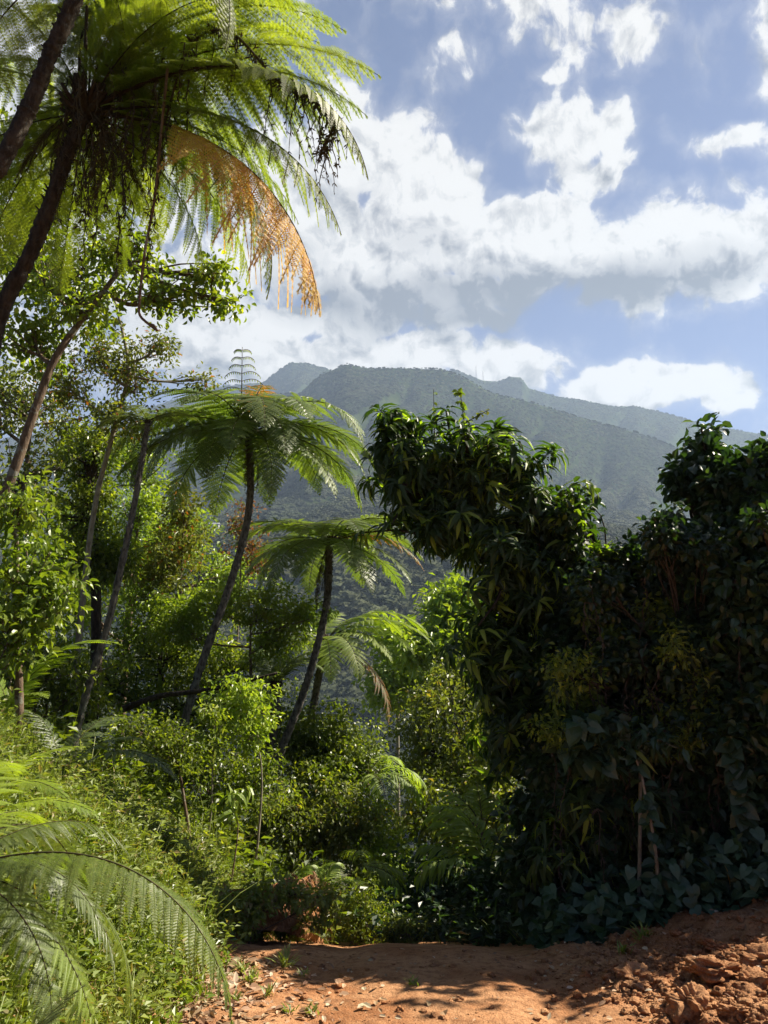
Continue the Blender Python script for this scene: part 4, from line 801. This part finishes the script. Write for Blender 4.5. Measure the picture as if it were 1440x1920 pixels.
# ------------------------------------------------------------------ foreground ferns, bottom-left
def ground_fern(label, base, tips, cat='fern', grp='ferns on the near bank'):
    root = thing('fern', label, cat, base, grp)
    g = Geo()
    for q in range(16):
        a = rng.uniform(0, 6.28); tube(g, [np.array(base) - (0, 0, .15), np.array(base) + (math.cos(a) * .05, math.sin(a) * .05, .06)], [.03, .01], 5)
    gz = float(H(base[0], base[1]))
    if base[2] > gz + .15: tube(g, [(base[0], base[1], gz - .1), tuple(base)], [.07, .05], 9, 0, .15)
    put('rootstock', g.mesh('rootstock', M['rachis_dark'], base), root)
    return grow_fern(root, base, tips)
def grow_fern(root, base, tips):
    for me, tp in tips: frond_to(root, me, base, tp)
    return root
b = P(-120, 1640, 2.9)
ground_fern('large foreground fern whose long frond arches down to the dirt edge', b + (0, 0, .0),
    [(MARCH, P(435, 1925, 2.6)), (MARCH, P(245, 1620, 3.3)), (MNEAR[1], P(238, 1930, 3.3)), (MARCH, P(130, 1990, 2.9)), (MNEAR[0], P(30, 1460, 4.0)), (MNEAR[0], P(-150, 1950, 2.4)), (MARCH, P(20, 1900, 3.3)), (MNEAR[1], P(160, 1720, 3.9)), (MNEAR[0], P(150, 1660, 3.0)), (MNEAR[1], P(200, 1790, 2.9)), (MNEAR[0], P(60, 1780, 2.8)), (MNEAR[0], P(90, 1560, 3.7)), (MNEAR[1], P(215, 1850, 3.0)), (MNEAR[1], P(120, 1900, 3.0)), (MNEAR[0], P(180, 1960, 2.8)), (MNEAR[1], P(20, 1700, 3.1)), (MNEAR[0], P(-10, 1850, 2.8)), (MNEAR[1], P(90, 1990, 2.7))])
b = P(-80, 1440, 4.6); b[2] = max(b[2] - .6, float(H(b[0], b[1])))
ground_fern('pale lacy fern fanning out above the large foreground fern', b, [(MNEAR[0], P(170, 1400, 4.6)), (MNEAR[0], P(130, 1500, 4.0)), (MNEAR[0], P(60, 1330, 4.8)), (MNEAR[0], P(-20, 1600, 3.8)), (MNEAR[0], P(200, 1540, 4.4))])
b = P(110, 1450, 7.6); b[2] = max(b[2] - .7, float(H(b[0], b[1])))
ground_fern('grey-green fern with drooping fronds beside the leaning fern trunk', b, [(MNEAR[1], P(335, 1470, 7.2)), (MNEAR[1], P(290, 1395, 7.8)), (MNEAR[1], P(20, 1330, 7.8)), (MNEAR[1], P(240, 1350, 8.4)), (MNEAR[0], P(-20, 1420, 7.2)), (MNEAR[0], P(130, 1480, 6.8))])
b = P(60, 1830, 2.6); b[2] = float(H(b[0], b[1])) + .02
ground_fern('low bright fern tucked under the large fern at the lower picture corner', b, [(MNEAR[0], P(180, 1960, 2.3)), (MNEAR[0], P(0, 1990, 2.2)), (MNEAR[1], P(150, 1840, 2.7)), (MNEAR[0], P(-90, 1870, 2.4))])
b = P(20, 1250, 9); b[2] = max(b[2] - .8, float(H(b[0], b[1])))
ground_fern('arching fern high on the bank under the bright bush', b, [(MFL[0], P(150, 1230, 9)), (MFL[1], P(90, 1310, 8.6)), (MFL[0], P(-80, 1230, 9)), (MFL[1], P(230, 1210, 9.2))])

# small sword ferns scattered on the bank
SW = [(455, 1640, 7.4, .55, 'with lime tips arching over the shaded recess'), (530, 1640, 8.0, .55, 'standing on the lip of the red cut'), (600, 1600, 9.5, .6, 'beneath the dark lower bush'), (360, 1620, 6.6, .45, 'half way up the bank'), (300, 1560, 7.0, .5, 'below the grey-green drooping fern'), (500, 1600, 9.0, .6, 'in front of the trunk of the shorter tree fern'), (250, 1750, 4.6, .35, 'behind the long arching frond'), (560, 1660, 8.2, .5, 'drooping over the exposed red soil')]
for px, py, d, s, lab in SW:
    b = P(px, py, d); b[2] = float(H(b[0], b[1])); root = thing('fern', 'small sword fern ' + lab, 'fern', b, 'small ferns on the bank')
    for q in range(8): frond_at(root, MSWORD if q % 3 else MTINY[0], b, q * .79 + rng.uniform(-.3, .3), rng.uniform(-.1, .5), s * rng.uniform(.8, 1.2))

# ------------------------------------------------------------------ ground cover on the banks
def cover(name, label, reg, dens, hmin, hmax, Ls, Ws, leafm, keep=None, stems=True, grass=.3, clump=1.0):
    x0, x1, y0, y1 = reg; n = int((x1 - x0) * (y1 - y0) * dens); x = rng.uniform(x0, x1, n); y = rng.uniform(y0, y1, n)
    if keep is not None: k = keep(x, y); x, y = x[k], y[k]
    z = H(x, y); n = len(x); g = Geo()
    patch = .6 + 1.2 * (fbm(x * .9, y * .9, 3, 33) + .3); h = rng.uniform(hmin, hmax, n) * patch * rng.uniform(.6, 1.2, n)
    lean = rng.normal(size=(n, 2)) * .35; B = np.stack([x, y, z], -1)
    isg = rng.uniform(size=n) < grass
    # herb stems with leaves
    q = np.where(~isg)[0]; kk = 9; m = len(q)
    t = rng.uniform(.15, 1, (m, kk)); top = np.stack([lean[q, 0] * h[q], lean[q, 1] * h[q], h[q]], -1)
    Pp = (B[q][:, None] + top[:, None] * t[..., None]).reshape(-1, 3); N_ = len(Pp)
    D = rng.normal(size=(N_, 3)) * np.array([1, 1, .35]) + np.array([0, 0, .15]); Nn = np.array([0, 0, 1.]) + rng.normal(size=(N_, 3)) * .4
    s = rng.uniform(.6, 1.4, N_); szp = np.repeat(rng.uniform(.6, 1.5, m), kk); leaves(g, Pp, D, Nn, Ls * s * szp, Ws * s * szp, T_tiny, 0)
    # stems as thin blades
    leaves(g, B[q], top + 1e-3, rng.normal(size=(m, 3)), np.linalg.norm(top, axis=1), .006, T_flat, 0)
    # grass blades
    q = np.where(isg)[0]; kb = 6; m = len(q)
    if m:
        Bp = np.repeat(B[q], kb, 0) + rng.normal(size=(m * kb, 3)) * np.array([.02, .02, 0]); D = rng.normal(size=(m * kb, 3)) * np.array([.45, .45, 0]) + np.array([0, 0, 1.])
        ln_ = np.repeat(h[q], kb) * rng.uniform(.6, 1.3, m * kb); leaves(g, Bp, D, rng.normal(size=(m * kb, 3)) * .4 + np.array([.3, 0, .8]), ln_, .009, T_leaf(.35, .1, .5, .4), 1)
    put(name, g.mesh(name, [M[leafm], M['grass']]), kind='stuff', label=label, category='undergrowth')
cover('bank_undergrowth', 'tangled sunlit weeds and grass covering the near bank', (-7, -1.15, 2.6, 9.5), 620, .10, .40, .042, .020, 'herb', keep=lambda x, y: (x < -1.28 - .1 * rng.normal(size=len(x))) & (x > -.62 * y - .8), grass=.06)
cover('low_weeds', 'low sprawling weeds under the ferns at the foot of the bank', (-2.6, -1.0, 2.2, 6.3), 420, .05, .2, .045, .026, 'bright', keep=lambda x, y: x < -1.22 - .12 * rng.normal(size=len(x)), grass=.4)
cover('upper_undergrowth', 'rough green undergrowth below the tree ferns', (-16, -1.4, 9.5, 24), 65, .3, 1.0, .12, .06, 'mid', keep=lambda x, y: x > -.62 * y - 1, grass=.12)
cover('hollow_undergrowth', 'shaded undergrowth in the hollow past the road brow', (-1.6, 7, 8.3, 24), 45, .25, .8, .11, .06, 'mid', keep=lambda x, y: (y > 12) | (x < -.3), grass=.15)
cover('road_end_undergrowth', 'low growth just past the road brow with shade put into its dark leaf colour', (-.3, 3.6, 8.2, 12), 60, .12, .5, .09, .05, 'dark', grass=.1)  # dark leaves here stand in for shade at the road end
cover('thicket_undergrowth', 'dark creeping plants along the foot of the thicket', (1.3, 6.5, 6.65, 8.6), 190, .08, .42, .09, .07, 'heart', keep=lambda x, y: (y > 7.1 - .17 * x + .15 * rng.normal(size=len(x))), grass=.06)
# broader leaves at the thicket foot
g = Geo(); n = 1500; px = rng.uniform(1.35, 5.2, n); py = rng.uniform(6.75, 7.8, n) - .12 * px + .15; z = H(px, py) + rng.uniform(.03, .55, n) * rng.uniform(.3, 1, n)
leaves(g, np.stack([px, py, z], -1), rng.normal(size=(n, 3)) * np.array([1, .8, .3]) + (0, -.5, -.5), np.array([0, -.5, .9]) + rng.normal(size=(n, 3)) * .3, rng.uniform(.07, .15, n), rng.uniform(.06, .13, n), T_heart)
put('creeper', g.mesh('creeper', M['heart']), kind='stuff', label='matted heart-leaved creeper behind the turned red earth', category='creeper')

# ------------------------------------------------------------------ dirt: bank cut, clods, pebbles, litter
CLODS = []
for k in range(6):
    g = Geo(); V, F = lump(1, k, 5, .75, 1.0); V = V * (1 + .30 * fbm(V[:, 0] * 4.3 + 40, V[:, 1] * 4.3 + V[:, 2] * 4 + 40, 5, k, .8))[:, None]; g.add(V, F, 0, True); CLODS.append(g.mesh('dirt_clod', M['clod']))
BIG = [(1290, 1810, 4.9, .17, 'cone-shaped dark clod of red earth standing alone before the heap'), (1190, 1810, 5.5, .13, 'long low clod of red earth with a sunlit flank'), (1330, 1770, 5.3, .20, 'large crumbly clod crowning the dirt heap'), (1400, 1790, 5.1, .20, 'broad clod of red earth low on the dirt heap'), (1430, 1740, 5.5, .20, 'shaded clod high on the dirt heap by the creeper'), (1330, 1750, 5.9, .10, 'smooth pale brown lump at the top of the heap'), (1380, 1840, 4.7, .12, 'rounded clod rolled from the heap onto the road'), (1150, 1790, 5.7, .09, 'knobbly clod nearest to the road crown'), (1440, 1880, 4.2, .12, 'dark clod in the leafy lower corner'), (1360, 1890, 4.2, .09, 'clod with pale leaves caught against it')]
for q, (px, py, d, r, lab) in enumerate(BIG):
    b = P(px, py, d); z = float(H(b[0], b[1])); put('dirt_clod', CLODS[q % 3], None, (b[0], b[1], z + r * .2), (rng.uniform(0, .5), rng.uniform(0, .5), rng.uniform(0, 6)), (r * .64, r * .58, r * (.8 if q == 0 else .42)), label=lab, category='dirt clod', group='clods of turned red earth')
LUMPS = [lump(1, 20 + k, 3 if k < 6 else 1, .7, 1.0) for k in range(12)]
def crumbs(name, label, n, fx, fy, rmin, rsc, rmax, m):
    g = Geo()
    x = fx(n); y = fy(n); z = H(x, y)
    for q in range(n):
        r = min(rmin + rsc * rng.pareto(1.8), rmax); V, F = LUMPS[q % 6 if r > .02 else 6 + q % 6]; a = rng.uniform(0, 6.28); c, s = math.cos(a), math.sin(a)
        g.add(np.stack([V[:, 0] * c - V[:, 1] * s, V[:, 0] * s + V[:, 1] * c, V[:, 2]], -1) * r + (x[q], y[q], z[q] + r * .3), F, 0, r > .02)
    put(name, g.mesh(name, M[m]), kind='stuff', label=label, category='crumbs')
crumbs('earth_crumbs', 'loose crumbs of turned red earth round the dirt heap', 5200, lambda n: 1.3 + rng.gamma(2.6, .45, n), lambda n: rng.uniform(3.7, 6.9, n), .003, .0045, .03, 'clod')
hx = np.array([P(a, c, d)[0] for a, c, d, _, _ in BIG]); hy = np.array([b_[2] for b_ in BIG])
_k = rng.integers(0, len(BIG), 2600)
crumbs('heap_crumbs', 'coarse crumbled lumps of red earth piled on the dirt heap', 2600, lambda n: hx[_k] + rng.normal(size=n) * .20, lambda n: hy[_k] + rng.normal(size=n) * .22, .006, .007, .034, 'clod')
crumbs('road_grit', 'small grit and pebbles strewn over the dirt road', 1300, lambda n: rng.uniform(-1.5, 1.7, n), lambda n: rng.uniform(3.7, 6.6, n), .003, .003, .022, 'clod')
# fallen leaves
g = Geo()
def litter(n, fx, fy, smin, smax):
    x = fx(n); y = fy(n); z = H(x, y) + rng.uniform(.004, .02, n); D = rng.normal(size=(n, 3)) * np.array([1, 1, .18]); Nn = np.array([0, 0, 1.]) + rng.normal(size=(n, 3)) * .35
    L = rng.uniform(smin, smax, n); leaves(g, np.stack([x, y, z], -1), D, Nn, L, L * rng.uniform(.35, .6, n), T_leaf(rng.uniform(-.1, .2), .16), 0)
litter(1900, lambda n: -1.45 + rng.gamma(2, .18, n), lambda n: rng.uniform(3.7, 6.2, n), .03, .085)
litter(260, lambda n: rng.uniform(-1.2, 1.6, n), lambda n: rng.uniform(3.7, 6.5, n), .015, .05)
litter(520, lambda n: rng.uniform(1.1, 3.6, n), lambda n: rng.uniform(3.7, 6.7, n), .02, .06)
put('leaf_litter', g.mesh('leaf_litter', M['litter']), kind='stuff', label='dry fallen leaves lying along both road edges', category='leaf litter')
# cut bank of bare red soil with roots
g = Geo(); nx_, nz_ = 160, 60
bx = np.linspace(0, 1, nx_); bz = np.linspace(0, 1, nz_); U, Vv = np.meshgrid(bx, bz)
e0 = np.array([-.98, 7.6, -.6]); e1 = np.array([-.50, 8.9, -1.2])
def cut(u, v):
    zb = -.72 - .62 * u; zt = -.34 - .34 * u + .22 * fbm(u * 9, 0 * u, 4, 8, .6)
    rag = .10 * fbm(u * 16, v * 4, 4, 3, .6) + .07 * fbm(u * 70, v * 2.5, 3, 13, .6) - .10 * v - .6 * np.clip(1 - u / .18, 0, 1) ** 2
    return np.stack([e0[0] + (e1[0] - e0[0]) * u + rag, e0[1] + (e1[1] - e0[1]) * u + 0 * v, zb + (zt - zb) * v], -1)
i = np.arange(nz_ - 1)[:, None] * nx_; j = np.arange(nx_ - 1)[None]; Fq = np.stack([i + j, i + j + 1, i + j + nx_ + 1, i + j + nx_], -1).reshape(-1, 4)
fr = cut(U, Vv).reshape(-1, 3); bk = fr + np.array([-.8, .15, -.42]); nn = len(fr)
g.add(np.vstack([fr, bk]), [Fq, Fq[:, ::-1] + nn, np.stack([np.arange((nz_ - 1) * nx_, nz_ * nx_ - 1), np.arange((nz_ - 1) * nx_ + 1, nz_ * nx_), np.arange((nz_ - 1) * nx_ + 1, nz_ * nx_) + nn, np.arange((nz_ - 1) * nx_, nz_ * nx_ - 1) + nn], -1)], 0, True)
tree('weedy green fringe hanging over the top of the bare red cut', [(490, 1690, 7.3, 36, 26), (545, 1672, 7.6, 50, 24), (610, 1690, 8.0, 34, 34), (440, 1720, 7.1, 26, 36)], n=72, k=24, L=.07, W=.028, leaf='herb', cr=.12, r0=.012, name='shrub', cat='shrub', tmpl=T_full)
root = thing('earth_bank', 'bare red earth cut with hanging dry roots at the road end', 'earth bank', (e0[0], e0[1], -1.0)); put('soil_face', g.mesh('soil_face', M['clod'], root.location), root)
g = Geo()
for q in range(170):
    u = rng.uniform(.1, 1); c0 = cut(np.array(u), np.array(1.0)); n = 10; t = np.linspace(0, 1, n); ln_ = rng.uniform(.12, .5); sl = rng.normal() * .10 + (.25 if rng.uniform() < .25 else 0)
    tube(g, c0 + np.stack([.03 + .05 * t + .01 * rng.normal(size=n), sl * t, .03 - ln_ * t], -1), .0045 * (1 - .6 * t), 4)
put('roots', g.mesh('roots', M['root'], root.location), root)
# brown stone at the foot of the ferns
V, F = lump(.09, 77, 4, .6, .25); g = Geo(); g.add(V * np.array([1.4, .8, 1]), F, 0, True); b = P(305, 1912, 4.1)
b[2] = float(H(b[0], b[1])) + .09; put('stone', g.mesh('stone', M['stone']), None, tuple(b), (0, 0, .3), label='smooth brown stone under the arching frond tip', category='stone')
# weeds on the road
def weed_mesh(n, hh):
    g = Geo(); a = rng.uniform(0, 6.28, n); D = np.stack([np.cos(a) * .6, np.sin(a) * .6, rng.uniform(.4, 1.4, n)], -1); leaves(g, rng.normal(size=(n, 3)) * np.array([.015, .015, 0]), D, np.tile([0, 0, 1.], (n, 1)) + .2 * rng.normal(size=(n, 3)), rng.uniform(.5, 1.1, n) * hh, .010, T_leaf(.3, .05), 0); return g.mesh('weed', M['grass'])
WM = [weed_mesh(34, .13), weed_mesh(26, .09), weed_mesh(20, .06)]
for px, py, d, k, lab in ((534, 1815, 0, 0, 'tallest grass tuft at the shadow edge on the road'), (470, 1845, 0, 1, 'grass tuft among the fallen leaves'), (775, 1848, 0, 2, 'tiny weed alone in the middle of the road'), (440, 1880, 0, 1, 'grass tuft beside the long fern frond'), (540, 1900, 0, 2, 'low weed near the bottom edge of the road'), (500, 1870, 0, 1, 'ragged weed in the leaf litter'), (455, 1825, 0, 0, 'spreading grass tuft at the bank foot'), (585, 1905, 0, 2, 'bright little weed on the open dirt'), (570, 1830, 0, 2, 'thin weed just past the tallest tuft'), (1205, 1765, 0, 0, 'sunlit seedling on the dirt before the thicket'), (1170, 1790, 0, 1, 'small sunlit seedling by the knobbly clod')):
    best = None
    for yy in np.arange(3.5, 8, .03):
        q = P(px, py, yy)
        if float(H(q[0], q[1])) >= q[2]: best = q; break
    if best is None: best = P(px, py, 6)
    put('weed', WM[k], None, (best[0], best[1], float(H(best[0], best[1]))), (0, 0, rng.uniform(0, 6)), rng.uniform(.9, 1.3), label=lab, category='weed', group='weeds on the dirt')

# ------------------------------------------------------------------ haze
g = Geo(); box(g, (-3000, -60, -90), (3300, 3100, 1100))
m, n = mat('haze'); pv = n.new('ShaderNodeVolumePrincipled'); pv.inputs['Color'].default_value = (.55, .72, 1, 1); pv.inputs['Density'].default_value = .00018; pv.inputs['Anisotropy'].default_value = .15
o = n.new('ShaderNodeOutputMaterial'); n.l.new(pv.outputs[0], o.inputs['Volume'])
put('haze', g.mesh('haze', m), kind='stuff', label='thin blue air between the camera and the mountain', category='haze')
